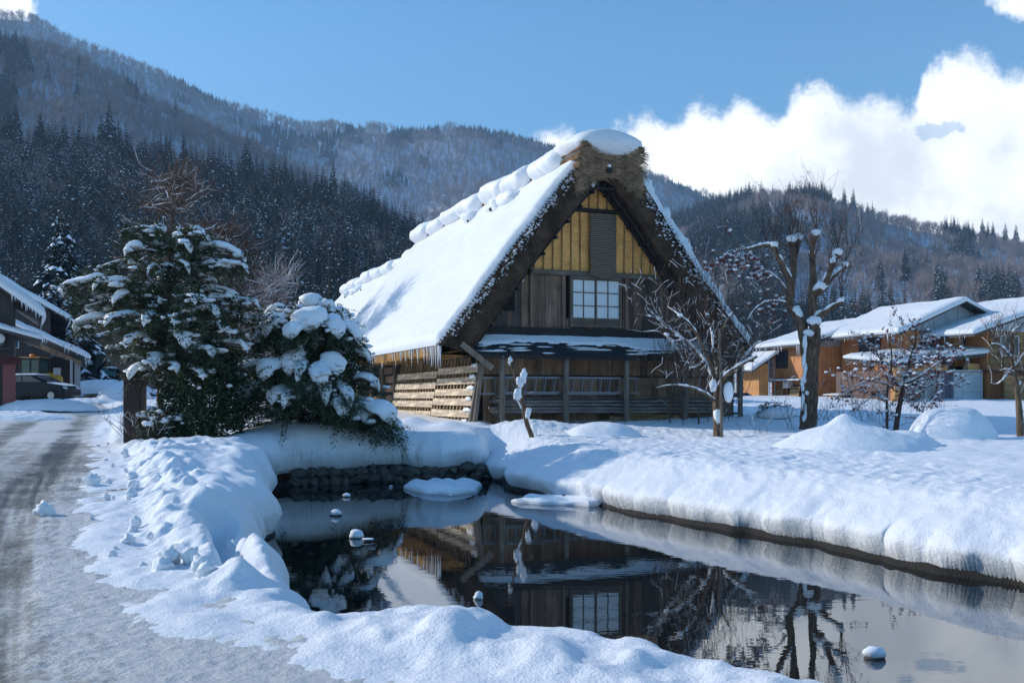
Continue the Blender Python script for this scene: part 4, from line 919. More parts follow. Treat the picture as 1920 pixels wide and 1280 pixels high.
for pts in T.ends:
    if T.r.random() < .42: continue
    for q in range(T.r.randint(1, 4)):
        p_ = T.r.choice(pts[2:]) ; 
        for k in range(3):
            o_ = Vector((T.r.gauss(0, .03), T.r.gauss(0, .03), -.03 - k * .035)); e = T.r.uniform(.014, .032); lf.add([p_ + o_ + Vector((T.r.uniform(-e, e), T.r.uniform(-e, e), T.r.uniform(-e, e) * 1.6)) for _ in range(4)], [(0, 1, 2), (0, 2, 3)])
T.finish('pollarded_tree', 'tall thick-trunked pruned tree with knobby snow capped limbs and dead brown leaves', bark=M['rough_bark']); T.part('dead_leaves', lf, M['leafbrown'], False)

# --- tree tied to a stake in front of the house
T = Tree(61, 25.2)
T.limb([(1347,832),(1345,790),(1344,753),(1347,722)], .115, .085, .1, 12)
T.limb([(1347,728),(1358,708,-.2),(1371,696,-.4),(1392,682,-.5),(1420,668,-.6)], .06, .03, .95, 8); T.limb([(1371,698,-.4),(1395,672,-.2),(1412,650),(1425,640)], .035, .015, .8, 6)
T.limb([(1346,730),(1337,710,.2),(1321,677,.3),(1304,657,.4),(1282,636,.4),(1255,616,.5),(1228,592,.6),(1214,578,.6)], .06, .012, .85, 8)
T.limb([(1345,725),(1335,690,-.1),(1325,665,-.2),(1310,633,-.3),(1294,608,-.4),(1270,588,-.5),(1252,575)], .055, .01, .75, 8)
T.limb([(1347,722),(1348,690),(1348,655,.1),(1352,625,.2),(1364,600,.2),(1376,582,.3)], .06, .012, .5, 8)
T.limb([(1347,700),(1338,665,.3),(1336,630,.5),(1328,600,.6),(1322,560,.7)], .04, .008, .5, 7)
T.limb([(1341,752),(1326,740,-.3),(1304,729,-.5),(1282,723,-.6),(1255,722,-.7),(1231,727,-.8)], .035, .008, 1.0, 7)
T.limb([(1282,636,.4),(1262,640,.2),(1235,622,.1),(1205,622),(1180,618)], .02, .006, 1.0, 6); T.limb([(1255,616,.5),(1235,598,.3),(1212,592,.2),(1194,589)], .018, .006, 1, 6)
T.limb([(1321,677,.3),(1300,690,.1),(1290,680),(1275,676)], .02, .006, .9, 6); T.limb([(1310,633,-.3),(1290,640),(1270,630),(1250,628)], .018, .005, .7, 6)
T.twigs(170, .7, .8, 2, .007, .12, .8, .2)
T.snow.blob(P(1366, 734, 25.0), (.12, .09, .24), 4, .12, 14, 10); T.snow.blob(P(1337, 722, 25.0), (.10, .1, .14), 7, .3, 12, 8)
for q in range(46):
    P3, rd_ = T.r.choice(T.paths[1:]); p_ = T.r.choice(P3); e = T.r.uniform(.02, .05); T.snow.blob(p_ + Vector((0, 0, e * .5)), (e * 1.3, e, e * .8), q, .35, 9, 6)
T.finish('persimmon_tree', 'small snow laden fruit tree tied to a stake in front of the farmhouse right corner', bark=M['rough_bark'])
mb = MB(); mb.tube([(0, 0, -.3), (-.03, 0, 1.3), (-.07, 0, 2.6)], [.035, .032, .028], 8); o = mb.build('wooden_stake', M['post'], None, True); o.location = P(1354, 822, 25.0); tag(o, 'thin upright wooden stake right beside the fruit tree trunk', 'stake')

# --- thicket of brown upright vines against the right part of the gable
T = Tree(71, 29.2); base = P(1310, 800, 29.2)
T.limb3([base, base + Vector((0, 0, .6))], .03, .02, 0, 6)
for q in range(120):
    px_ = T.r.uniform(1240, 1400); t0_ = P(px_, T.r.uniform(640, 800), 29.2 + T.r.uniform(-.3, .8)); top = T.r.uniform(470, 620) + max(0, (1290 - px_)) * 1.2 + max(0, px_ - 1340) * 1.6
    tp_ = P(px_ + T.r.uniform(-25, 25), min(640, top), 29.2 + T.r.uniform(-.4, .7)); T.limb3(smoothpath([t0_, t0_.lerp(tp_, .5) + Vector((T.r.uniform(-.2, .2), T.r.uniform(-.1, .1), 0)), tp_]), .010, .004, .0, 4, True)
T.twigs(520, .6, 1.0, 1, .0045, .04, .6, .1, 2)
lf = MB()
for pts in T.ends:
    if T.r.random() < .5:
        p_ = T.r.choice(pts); e = T.r.uniform(.015, .04); lf.add([p_ + Vector((T.r.uniform(-e, e), T.r.uniform(-e, e), T.r.uniform(-e, e) * 1.8 - .02)) for _ in range(3)], [(0, 1, 2)])
M['vine'] = simple('brown_vines', (.12, .070, .045), .9, .35, 6)
T.finish('vine_thicket', 'dense thicket of bare brown upright vines covering the right side of the farmhouse gable', 'shrub', bark=M['vine'], twm=M['vine']); T.part('dead_leaves', lf, M['leafbrown'], False)

# --- berry tree
def berries(T, frac, lo_, hi_, pos=None):
    bm_ = MB(); sm_ = MB()
    for pts in T.ends:
        if T.r.random() > frac: continue
        p_ = T.r.choice(pts[1:])
        for k in range(T.r.randint(2, 5)):
            c = p_ + Vector((T.r.gauss(0, .03), T.r.gauss(0, .03), T.r.gauss(-.02, .02))); e = T.r.uniform(lo_, hi_); bm_.blob(c, e, k, .1, 5, 4)
        if T.r.random() < .5: e = hi_ * 1.5; sm_.blob(p_ + Vector((0, 0, e * .9)), (e * 1.3, e * 1.2, e * .8), T.r.random() * 9, .3, 7, 5)
    T.part('berries', bm_, M['berry'])['kind'] = 'stuff'; T.part('berry_snow', sm_, M['snow'])['kind'] = 'stuff'
T = Tree(81, 27.0)
T.limb([(1678,822),(1684,775),(1691,742),(1695,722)], .075, .055, .1, 9); T.limb([(1664,818),(1663,780),(1663,742),(1666,720)], .04, .025, .1, 7)
T.limb([(1695,724),(1684,722),(1673,712),(1671,690),(1672,662),(1668,640)], .045, .012, .6, 7); T.limb([(1695,722),(1702,694),(1708,667),(1716,643),(1718,620)], .05, .010, .4, 7)
T.limb([(1695,720),(1719,709,-.3),(1736,697,-.4),(1760,680,-.5),(1778,672)], .035, .010, .9, 6); T.limb([(1671,695),(1650,672,.3),(1640,650,.4),(1636,630)], .022, .006, .5, 6)
T.limb([(1666,722),(1640,715,-.2),(1610,720,-.3),(1585,740)], .022, .005, .6, 6); T.limb([(1704,690),(1735,668,.3),(1765,665,.4),(1790,690)], .02, .005, .6, 6)
T.limb([(1690,745),(1720,765,-.3),(1745,780,-.4)], .02, .008, .4, 6); T.limb([(1664,745),(1640,742,.3),(1610,762,.4),(1590,775)], .016, .005, .6, 6); T.limb([(1697,716),(1730,725,-.1),(1760,720),(1790,735)], .02, .005, .6, 6)
T.twigs(210, .55, .25, 2, .0055, .22, 1.1, .2, 3)
T.finish('berry_tree', 'low spreading tree dotted with dark red snow capped berries in front of the orange houses', bark=M['twig_near']); berries(T, .16, .014, .024)
# red berries also on the long left limb of the tall tree
T = Tree(91, 28.4)
T.limb([(1462,600),(1440,560,.2),(1425,530),(1412,505),(1400,478)], .012, .008, .3, 5)
T.limb([(1400,478),(1385,475),(1368,470),(1352,488)], .02, .008, 1, 6)
T.twigs(64, .55, -.1, 2, .005, .2, 1.1, 0, 3, None, .12)
T.finish('berry_branches', 'thin arching branches with hanging red berries left of the tall pruned tree', 'branches'); berries(T, .3, .016, .028)
# --- tree at the right edge
T = Tree(101, 25.0)
T.limb([(1914,832),(1912,780),(1907,727),(1900,695),(1897,671)], .085, .05, .1, 9)
T.limb([(1897,671),(1886,658),(1875,648),(1860,645)], .04, .02, .95, 7); T.limb([(1897,675),(1898,650),(1897,630),(1903,618),(1914,612)], .04, .015, .7, 7)
T.limb([(1902,700),(1890,700),(1879,714,-.2),(1868,720),(1858,718)], .03, .008, 1, 6); T.limb([(1900,690),(1915,670,.2),(1935,650),(1955,640)], .03, .01, .8, 6); T.limb([(1908,725),(1925,705),(1950,690)], .025, .008, .8, 6)
T.limb([(1902,698),(1888,692,-.1),(1876,694)], .02, .008, 1, 6); T.limb([(1875,650),(1862,630),(1850,600)], .015, .004, .3, 5)
T.twigs(90, .7, .9, 1, .006, .15, .7, .2, 3)
T.finish('bare_tree', 'leaning bare young tree with snow on its forks at the right edge of the view', bark=M['rough_bark'])
# --- dead sapling by the pond
T = Tree(111, 24.6)
T.limb([(999,832),(996,815),(988,794),(981,760),(977,734)], .065, .05, .35, 8); T.limb([(977,736),(968,715),(961,690),(958,671)], .04, .01, .6, 7); T.limb([(976,730),(981,715),(984,705)], .05, .045, .8, 8)
T.limb([(958,688),(950,676),(943,668)], .01, .004, .5, 5); T.limb([(961,700),(962,680),(962,655)], .008, .003, 0, 5); T.limb([(988,790),(980,770),(968,745),(966,735)], .02, .012, .9, 6)
for (x_, y_, e) in ((982,704,.10), (975,716,.09), (968,740,.08), (990,775,.08), (972,738,.09), (1003,800,.10), (957,674,.06)): T.snow.blob(P(x_, y_, 24.5), (e * .7, e * .6, e * 1.4), e * 71, .6, 12, 9)
T.twigs(8, .2, .2, 1, .006, .2)
T.finish('dead_sapling', 'thin broken snow plastered stump of a young tree in the field left of the ladders', bark=M['rough_bark'])

# ---------------------------------------------------------------- snow laden evergreens
M['yew'] = simple('yew_needles', (.045, .062, .027), .75, .6, 5); M['leaf'] = simple('glossy_leaves', (.024, .045, .014), .45, .6, 6)
M['red_needles'] = simple('rusty_needles', (.085, .032, .020), .9, .4, 3)
def pillow(mb, pts, wd, th, seed):
    """a drooping pad of snow swept along pts, widths wd, height th"""
    n = len(pts); k = 12; V = []
    for i, p in enumerate(pts):
        d = (pts[min(i + 1, n - 1)] - pts[max(i - 1, 0)]).normalized(); sx_ = Vector((0, 0, 1)).cross(d); sx_ = sx_.normalized() if sx_.length > .05 else Vector((1, 0, 0)); uz = d.cross(sx_).normalized()
        if uz.z < 0: uz = -uz
        t = i / (n - 1); e = (max(0, 1 - abs(2 * t - 1) ** 3)) ** .5 + .03
        for j in range(k):
            a = 2 * math.pi * j / k; f = 1 + .40 * mnoise.noise(p * 2.8 + Vector((math.cos(a), math.sin(a), seed)) * .9)
            V.append(p + sx_ * (math.cos(a) * wd * e * f) + uz * ((math.sin(a) * (1 if math.sin(a) > 0 else .35) + .25) * th * e * f))
    mb.add(V, [(i * k + j, i * k + (j + 1) % k, (i + 1) * k + (j + 1) % k, (i + 1) * k + j) for i in range(n - 1) for j in range(k)] + [tuple(range(k))[::-1], tuple((n - 1) * k + j for j in range(k))])
def spray(mb, p, d, l, r, n=16, drop=.35, e0=.03):
    """flat needle spray hanging from p"""
    d = d.normalized(); sd_ = d.cross(Vector((0, 0, 1))); sd_ = sd_.normalized() if sd_.length > .05 else Vector((1, 0, 0))
    for q in range(n):
        t = q / n; c = p + d * l * t + Vector((0, 0, -drop * l * t * t)); sg = 1 if q % 2 else -1; b_ = (sd_ * sg * r.uniform(.6, 1) + d * r.uniform(.3, .9) + Vector((0, 0, r.uniform(-.5, .25)))).normalized() * l * (.42 - .28 * t) * r.uniform(.6, 1.2)
        w_ = d * e0 * r.uniform(.5, 1.0) + Vector((0, 0, r.uniform(-.012, .012))); mb.add([c, c + b_ * .55 + w_, c + b_, c + b_ * .5 - w_ * .6], [(0, 1, 2), (0, 2, 3)])
def evergreen(name, label, Y, root, trunk, tips, seed, rootfn, foliage_n, pill, snowy, drop, e0=.03, vz=.2, k0r=(.35, .6)):
    T = Tree(seed, Y); T.limb(trunk, .085, .02, .1, 8); fo = MB(); r = T.r; tp0 = T.paths[0][0]
    for (x_, y_, dy) in tips:
        tip = P(x_, y_, Y + dy); a = rootfn(x_, y_, tp0, r); c1 = a.lerp(tip, .5); c1.z = max(a.z, tip.z) + (tip - a).length * r.uniform(.02, .12) * pill
        P3 = smoothpath([a, c1, tip], 7); l = sum((P3[i + 1] - P3[i]).length for i in range(len(P3) - 1)); T.limb3(P3, .022, .006, .35, 6)
        for q in range(int(foliage_n * l)):
            i = r.randint(2, len(P3) - 1); d = (P3[i] - P3[i - 1]).normalized(); side = Vector((r.uniform(-1, 1), r.uniform(-1, 1), r.uniform(-.7, vz))); spray(fo, P3[i] + Vector((r.gauss(0, .07), r.gauss(0, .07), r.gauss(-.04, .09))), d * .7 + side, r.uniform(.2, .5), r, 14, drop, e0)
        ns = snowy(r)
        if ns > 0:
            k0 = int(len(P3) * r.uniform(*k0r)); seg = [p + Vector((0, 0, .05)) for p in P3[k0:]]
            seg.append(P3[-1] + (P3[-1] - P3[-2]).normalized() * .12 + Vector((0, 0, -.12)))
            if len(seg) > 3: pillow(T.snow, smoothpath(seg, 2), ns * r.uniform(.8, 1.1), ns * .55, seed + x_)
        for q in range(int(l * 7)):
            i = r.randint(2, len(P3) - 1); e = r.uniform(.02, .075); T.snow.blob(P3[i] + Vector((r.gauss(0, .16), r.gauss(0, .16), r.uniform(-.05, .10))), (e * r.uniform(1, 2.2), e * 1.4, e * .7), q + x_, .4, 8, 5)
    T.finish(name, label, 'tree', bark=M['rough_bark']); T.part('foliage', fo, M['yew'], False); return T
r_ = random.Random(5)
tips1 = [(232,437,0),(262,452,.3),(245,470,-.2),(372,440,.1),(386,446,-.2),(352,462,-.4),(450,482,.1),(456,502,-.3),(128,542,0),(150,546,.5),(182,508,.3),(185,535,-.6),(150,612,.2),(214,655,.6),(488,602,.1),(478,570,-.3),(438,560,.3),(350,500,-.5),(300,470,.2),(280,505,-.7),(222,560,-.5),(206,600,-.8),(242,640,-.9),(345,640,-1.1),(392,660,-1.0),(425,622,-.8),(455,650,-.5),(402,585,-1.0),(362,560,-1.2),(325,600,-1.2),(272,600,-1.2),(250,700,-.5),(290,680,-1.0),(330,690,-1.1),(160,580,.4),(310,540,.8),(400,530,.7),(260,560,.9),(420,500,.4),(350,560,1.2),(230,610,1.0),(300,620,1.3),(380,620,1.2),(440,600,1.0),(190,600,.7),(240,672,.3),(375,700,-.9),(330,455,0),(290,440,.2)]
def root1(x, y, tp, r):
    zt = EYE + (HZ - y) * my(22.6) / F - r.uniform(.1, .55); best = min(tp, key=lambda p: abs(p.z - zt)); return best.copy()
EV1 = evergreen('snowy_evergreen', 'tall dark evergreen with loose snow clumps behind the brown post, left of the pond', 22.6, None, [(303,838),(300,760),(303,690),(306,610),(312,540),(318,480),(322,440)], tips1, 131, root1, 46, .8, lambda r: r.choice((.05, .09, .13, .16, .21)), .4, .030, .9, (.35, .72))
tips2 = [(440,705,-.2),(452,765,-.5),(478,645,.1),(500,612,.3),(470,735,-.8),(530,606,.2),(552,592,-.2),(582,588,.4),(616,594,.3),(650,606,.1),(668,632,-.4),(505,618,-.5),(632,622,-.6),(580,610,-.8),(548,625,-1.0),(655,645,0),(684,672,-.1),(702,722,-.3),(746,800,-.5),(724,782,-.9),(688,785,-.7),(640,770,-1.1),(610,745,-1.2),(535,752,-1.3),(500,700,-1.0),(515,745,-1.0),(565,650,-.6),(628,690,-.8),(655,748,-1.1),(600,710,-1.2),(560,705,-1.3),(590,640,-.3),(675,790,-.2),(700,770,.3),(630,640,.8),(560,610,.9),(520,650,.9),(480,700,.6),(660,700,.6),(545,690,-.9),(582,735,-1.2),(470,785,-.2)]
def root2(x, y, tp, r): return P(590 + (x - 590) * .30, min(800, max(y + 20, 640) + 50), 23.4 + r.uniform(-.2, .2))
EV2 = evergreen('drooping_evergreen', 'wide low evergreen bent under thick pillows of snow between the tall evergreen and the farmhouse', 23.4, None, [(588,838),(590,790),(592,740),(590,700),(588,670)], tips2, 141, root2, 75, 1.6, lambda r: r.choice((.14, .18, .22, .25, .29)), .5, .034)
# broadleaf shrub under the tall evergreen
def leafmass(name, label, c, rad, n, e, mat, seed, cat='shrub', snown=30, stems=14, tol=.55):
    r = random.Random(seed); fo = MB(); sn = MB(); st = MB(); c = Vector(c)
    for q in range(n):
        while True:
            d = Vector((r.uniform(-1, 1), r.uniform(-1, 1), r.uniform(-1, 1)))
            if d.length < 1 and d.length > tol * r.random(): break
        f = 1 + .3 * mnoise.noise(d * 2.3 + Vector((seed, 0, 0))); p = c + Vector((d.x * rad[0], d.y * rad[1], d.z * rad[2])) * f
        if mnoise.noise(p * 3.5 + Vector((seed, 1, 2))) < -.22: continue
        a = Vector((r.uniform(-1, 1), r.uniform(-1, 1), r.uniform(-.6, .6))).normalized() * e * r.uniform(.6, 1.3); b_ = a.orthogonal().normalized() * e * .42; b_.rotate(Matrix.Rotation(r.uniform(0, 6), 3, a))
        fo.add([p - a, p + b_, p + a, p - b_], [(0, 1, 2, 3)])
    for q in range(stems):
        a = r.uniform(0, 6.28); g_ = Vector((c.x + r.uniform(-.1, .1), c.y + r.uniform(-.1, .1), c.z - rad[2] * 1.0)); st.tube(smoothpath([g_, g_.lerp(c, .6) + Vector((math.cos(a) * rad[0] * .3, math.sin(a) * rad[1] * .3, 0)), c + Vector((math.cos(a) * rad[0] * .7, math.sin(a) * rad[1] * .7, rad[2] * r.uniform(-.2, .8)))]), .012, 5)
    for q in range(snown):
        a = r.uniform(0, 6.28); k = r.random() ** .6; p = c + Vector((math.cos(a) * k * rad[0], math.sin(a) * k * rad[1], rad[2] * (1 - k * k) ** .5 * r.uniform(.5, 1))); s_ = r.uniform(.02, .06); sn.blob(p, (s_ * 1.8, s_ * 1.6, s_), q, .4, 8, 5)
    root = empty(name, (c.x, c.y, c.z - rad[2]), label, cat); off = Matrix.Translation(-Vector((c.x, c.y, c.z - rad[2])))
    for nm, mb, mt, s_ in (('foliage', fo, mat, False), ('stems', st, M['twig_near'], True), ('snow', sn, M['snow'], True)):
        if mb.f: mb.build(nm, mt, root, s_).data.transform(off)
    return root
leafmass('evergreen_shrub', 'dense dark broadleaf shrub at the foot of the tall evergreen', P(385, 745, 22.4), (.90, .8, 1.15), 26000, .040, M['leaf'], 3, snown=26)
leafmass('evergreen_shrub', 'small dark shrub spreading right of the brown post', P(300, 800, 22.0), (.55, .4, .38), 4000, .034, M['leaf'], 4, snown=30)
# bramble twigs in front of the brown post
T = Tree(151, 21.6); base = P(262, 812, 21.6); T.limb3([base - Vector((0, 0, .2)), base], .01, .008, 0, 5)
for q in range(26):
    a = T.r.uniform(-1, 1); T.twig(base + Vector((a * .35, T.r.uniform(-.2, .2), -.05)), Vector((a * .8 - .15, T.r.uniform(-.5, .3), .7)).normalized(), T.r.uniform(.3, .6), .006, 1, .35, 3)
T.finish('bramble', 'low bare brown twigs poking out of the snow in front of the brown post', 'shrub')
# --- larch-like bare tree behind
def larch(name, label, px, pyb, pyt, Y, wpx, seed, mat, leaves=None, snow=.5, n=46):
    T = Tree(seed, Y); T.limb([(px, pyb), (px - 2, (pyb + pyt) / 2), (px, pyt)], .16, .02, 0, 8); tp = T.paths[0][0]; H_ = tp[-1].z - tp[0].z; r = T.r
    for q in range(n):
        t = .22 + .76 * q / n; i = min(len(tp) - 1, int(t * (len(tp) - 1))); a = r.uniform(0, 6.28); l = wpx / F * Y / 2 * (1.15 - t) ** .7 * r.uniform(.7, 1.1); o = tp[i] + Vector((0, 0, r.uniform(-.1, .1)))
        d = Vector((math.cos(a), math.sin(a), r.uniform(.1, .5))); P3 = smoothpath([o, o + d * l * .5, o + d * l + Vector((0, 0, -.1 * l))]); T.limb3(P3, .03, .008, snow, 5)
    T.twigs(n * 9, 1.2, .25, 1, .017, snow * .6, 1.0, .1, 3); T.finish(name, label, 'tree', twm=mat)
    if leaves:
        lf = MB()
        for pts in T.ends:
            for k in range(5): p_ = r.choice(pts); e = r.uniform(.04, .1); lf.add([p_ + Vector((r.uniform(-e, e), r.uniform(-e, e), r.uniform(-e, e))) for _ in range(3)], [(0, 1, 2)])
        T.part('foliage', lf, leaves, False)
    return T
larch('bare_larch', 'bare feathery tree with snow lined branches rising behind the tall evergreen', 325, 700, 318, 42, 270, 161, M['vine'], None, .4, 84)
larch('rusty_conifer', 'rusty red leaved tree behind the right side of the tall evergreen', 435, 700, 425, 46, 130, 171, M['vine'], M['red_needles'], .35, 36)
larch('bare_larch', 'low snowy bare tree behind the gap between the two evergreens', 520, 710, 520, 44, 170, 181, M['twig'], None, .7, 40)
larch('bare_larch', 'frosted bare bush behind the left village roofs under the snowy conifer', 190, 700, 545, 98, 150, 191, M['twig'], None, .7, 40)
# --- snow laden conifers in front of the forest, each on its own
def lone_conifer(mi, loc, sc, label, group=None, rz=0, src={}):
    if mi not in src:
        f_, t_ = conifer_mesh(*mi); root = empty('conifer_tree', (0, 0, 0), label, 'tree', group); a = f_.build('crown', [M['needle'], M['tsnow']], root); b_ = t_.build('trunk', M['bark'], root); src[mi] = (root, a, b_)
    else:
        R0, a0, b0 = src[mi]; root = R0.copy(); C.objects.link(root)
        for c0 in (a0, b0): c = c0.copy(); C.objects.link(c); c.parent = root
        root['label'] = label
        if group: root['group'] = group
        elif 'group' in root: del root['group']
    root.location = loc; root.scale = (sc, sc, sc); root.rotation_euler = (0, 0, rz); return root
k1 = (201, 10, 3.0, 34, .75, .6, 0, 14, 7); k2 = (202, 24, 4.0, 34, .25, .5); k3 = (203, 22, 4.0, 30, .4, .5)
lone_conifer(k1, P(115, 740, 78), 1.45, 'broad conifer heavily loaded with snow above the dark left village roofs'); lone_conifer(k1, P(500, 725, 70), .82, 'snow loaded conifer behind the gap left of the farmhouse roof', None, 2)
lone_conifer(k1, P(8, 730, 84), 1.0, 'snow loaded conifer cut by the left edge of the view above the village roofs', None, 4)
def onhill(h, px, t): 
    p = sample(h, np.array([float(px)]), np.array([float(t)]))[0]; return Vector(p)
for q, (px_, t__, s_) in enumerate(((205, 1.0, 1.35), (190, .96, 1.15), (222, .97, 1.1), (75, .98, 1.15), (30, 1.0, 1.2), (120, 1.0, 1.1), (345, 1.0, 1.05), (300, 1.0, .95), (470, 1.0, .95), (535, 1.0, 1.0), (625, 1.0, 1.15), (605, .98, 1.0), (700, 1.0, 1.0), (742, 1.0, .85))):
    lone_conifer(k2, onhill(HA, px_, t__), s_, 'tall dark conifer standing up along the top edge of the near left forest', 'tall conifers along the forest edge', q * 1.3)
for q, (px_, t__, s_) in enumerate(((1697, .35, 1.0), (1836, .25, 1.05), (1758, .28, 1.0), (1650, .30, .9), (1560, .55, 1.1), (1585, .5, 1.1), (1610, .5, 1.0), (1390, .97, 1.1), (1405, 1.0, 1.2), (1600, .99, 1.3), (1583, .99, 1.2), (1842, 1.0, 1.25), (1862, 1.0, 1.2), (1885, 1.0, 1.25), (1905, 1.0, 1.3))):
    lone_conifer(k3, onhill(HD, px_, t__), s_, 'dark pointed conifer standing out from the bare wood of the right hillside', 'single conifers on the right hillside', q * 1.7)
# --- snow covered shrub in the yard, right of the stake
leafmass('snowy_shrub', 'small leafy shrub half buried under a snow cap left of the tall pruned tree', P(1455, 778, 31), (.72, .5, .42), 1500, .045, M['leaf'], 9, snown=12)
mb = MB(); mb.blob((0, 0, 0), (.62, .5, .30), 3, .2, 20, 12, flat=.3); o = mb.build('snow_cap', M['snow_smooth'], bpy.data.objects['snowy_shrub'], True); o.location = (0, -.12, .42)
# weeds sticking out of the snow
for (x_, y_, Yw, n_, lb) in ((1610, 790, 30, 46, 'bare twiggy bush in the snow behind the peaked snow mound'), (1500, 800, 27.5, 12, 'few dry stalks right beside the foot of the tall pruned tree'), (1425, 818, 26, 7, 'few dry stalks in the snow between the stake and the tall pruned tree'), (1745, 775, 34, 22, 'low bare twigs in the snow left of the glazed shed'), (700, 800, 26.5, 12, 'thin bare arching twigs in front of the slatted screen')):
    T = Tree(300 + x_, Yw); base = P(x_, y_, Yw); T.limb3([base - Vector((0, 0, .3)), base], .008, .006, 0, 5)
    for q in range(n_): T.twig(base + Vector((T.r.uniform(-.6, .6) * (n_ / 24 + .2), T.r.uniform(-.3, .3), -.1)), Vector((T.r.uniform(-.6, .6), T.r.uniform(-.3, .3), 1)).normalized(), T.r.uniform(.4, 1.0), .006, 2 if n_ > 20 else 1, .15, 2)
    T.finish('bare_bush', lb, 'bush')

# ================================================================ SNOW MOUNDS, POND DETAILS
def mound(px, py, Y, rx_, ry_, rz_, seed, label, dimple=.02, peak=0):
    c = P(px, py, Y); nu, nv = 90, 40; V = []
    for i in range(nv):
        q = i / (nv - 1) * 1.15
        for j in range(nu):
            a = 2 * math.pi * j / nu; x = math.cos(a) * q; y = math.sin(a) * q; h_ = (max(0, 1 - q ** 2.6) ** .75 - .5 * max(0, q - 1)) if not peak else max(0, 1 - q * q) ** 1.35 * .95 - .5 * max(0, q - .95) + peak * math.exp(-(((x + .02) * 8) ** 2 + (y * 8) ** 2))
            h_ += (.22 if peak else .10) * float(fbm(np.array([x * 1.3 + seed]), np.array([y * 1.3]), seed, 3)[0]); V.append((x * rx_, y * ry_, h_ * rz_ + dimple * float(fbm(np.array([x * rx_ / .16]), np.array([y * ry_ / .16]), seed + 3, 3)[0])))
    fs = [(i * nu + j, i * nu + (j + 1) % nu, (i + 1) * nu + (j + 1) % nu, (i + 1) * nu + j) for i in range(nv - 1) for j in range(nu)]
    o = npmesh('snow_mound', V, np.array(fs)[:, ::-1], M['field']); o.location = c; tag(o, label, 'snow mound')
    if o.data.polygons[nu * 8].normal.z < 0: o.data.flip_normals()
    return o
mound(1785, 824, 24.5, .98, 1.0, .80, 3, 'large smooth round dome of snow in front of the orange houses', .008)
mound(1588, 872, 21.0, 2.2, 1.6, .88, 5, 'wide peaked snow mound with a small knob on top right of the tall pruned tree', .02, .2)
mound(1130, 835, 25.0, 1.1, 1.0, .55, 7, 'low rounded snow hump in the field in front of the farmhouse ladders', .012)
mound(1680, 862, 21.8, 1.1, 1.0, .60, 8, 'rounded shaded shoulder of snow against the right of the peaked mound', .012)
mound(1305, 832, 27.5, .8, .8, .30, 9, 'small faint snow hump left of the staked fruit tree', .01)

def flat_snow(name, pts, h_, label, cat, mat=None, seed=1):
    pts = np.array(pts); c = pts.mean(0); n = len(pts); P2 = np.array([np.array(smoothpath([Vector((*p, 0)) for p in np.vstack([pts, pts[:1]])], 8))[:, :2]])[0][:-1]; k = len(P2); V = []; 
    rings = ((1.0, -.03), (1.02, .35), (.97, .75), (.88, .95), (.7, 1.05), (.4, 1.1), (.05, 1.15))
    for f, z in rings:
        for j, p in enumerate(P2): q = c + (p - c) * f * (.88 + .22 * float(vnoise(j * .35, 0, seed + 4))); V.append((q[0] - c[0], q[1] - c[1], h_ * z * (.5 + 1.1 * float(vnoise(q[0] * 3.1, q[1] * 5.1, seed))) if z > 0 else -.03))
    fs = [(i * k + j, i * k + (j + 1) % k, (i + 1) * k + (j + 1) % k, (i + 1) * k + j) for i in range(len(rings) - 1) for j in range(k)]
    o = npmesh(name, V, fs, mat or M['snow']); o.location = (c[0], c[1], 0); tag(o, label, cat)
    if o.data.polygons[3 * k].normal.z < 0: o.data.flip_normals()
    return o
def wp(px, py): Y = EYE * F / (py - HZ); return ((px - 960) * Y / F, Y)
flat_snow('ice_floe', [wp(756, 915), wp(800, 926), wp(860, 927), wp(905, 916), wp(895, 909), wp(840, 906), wp(780, 909)], .10, 'long low snow covered slab of ice floating in front of the stone wall', 'ice floe')
flat_snow('snow_shelf', [wp(958, 941), wp(1010, 945), wp(1075, 947), wp(1120, 950), wp(1135, 944), wp(1085, 935), wp(1020, 936)], .09, 'thin tongue of snow reaching into the pond from the right bank', 'snow shelf')
def rock(px, py, e, label, group=None, seed=1, sh=1.0):
    e *= .75; x, y = wp(px, py); root = empty('pond_rock', (x, y, 0), label, 'rock', group); mb = MB(); mb.blob((0, 0, -e * .2), (e, e * .8, e * .5), seed, .3, 12, 8); mb.build('stone', M['rock'], root, True)
    mb = MB(); mb.blob((0, 0, e * .35), (e * .95, e * .8, e * .6 * sh), seed + 2, .2, 14, 10, flat=.35); mb.build('snow_cap', M['snow'], root, True)
M['rock'] = simple('wet_rock', (.045, .04, .034), .6, .5, 7, bs=.8)
rock(1640, 1232, .11, 'snow capped rock in the near right part of the pond, in the cloud reflection', seed=2); rock(897, 1122, .06, 'tiny pointed snow lump in the water over the reflected dark thatch', seed=3, sh=1.8)
rock(630, 966, .13, 'rounded snow capped rock in the left pond between the stone wall and the tree reflection', seed=4); rock(650, 931, .10, 'small snow capped rock close to the stone wall', seed=5)
rock(668, 1008, .13, 'snow topped rock standing in the reflection of the drooping evergreen', seed=6, sh=1.3); rock(690, 1014, .10, 'flat dark rock just right of the snow topped one in the evergreen reflection', seed=7, sh=.3); rock(733, 913, .05, 'tiny snow tipped stone at the foot of the stone wall', seed=8); rock(845, 930, .05, 'tiny snow lump right in front of the ice floe', seed=9)
x, y = wp(512, 1003)
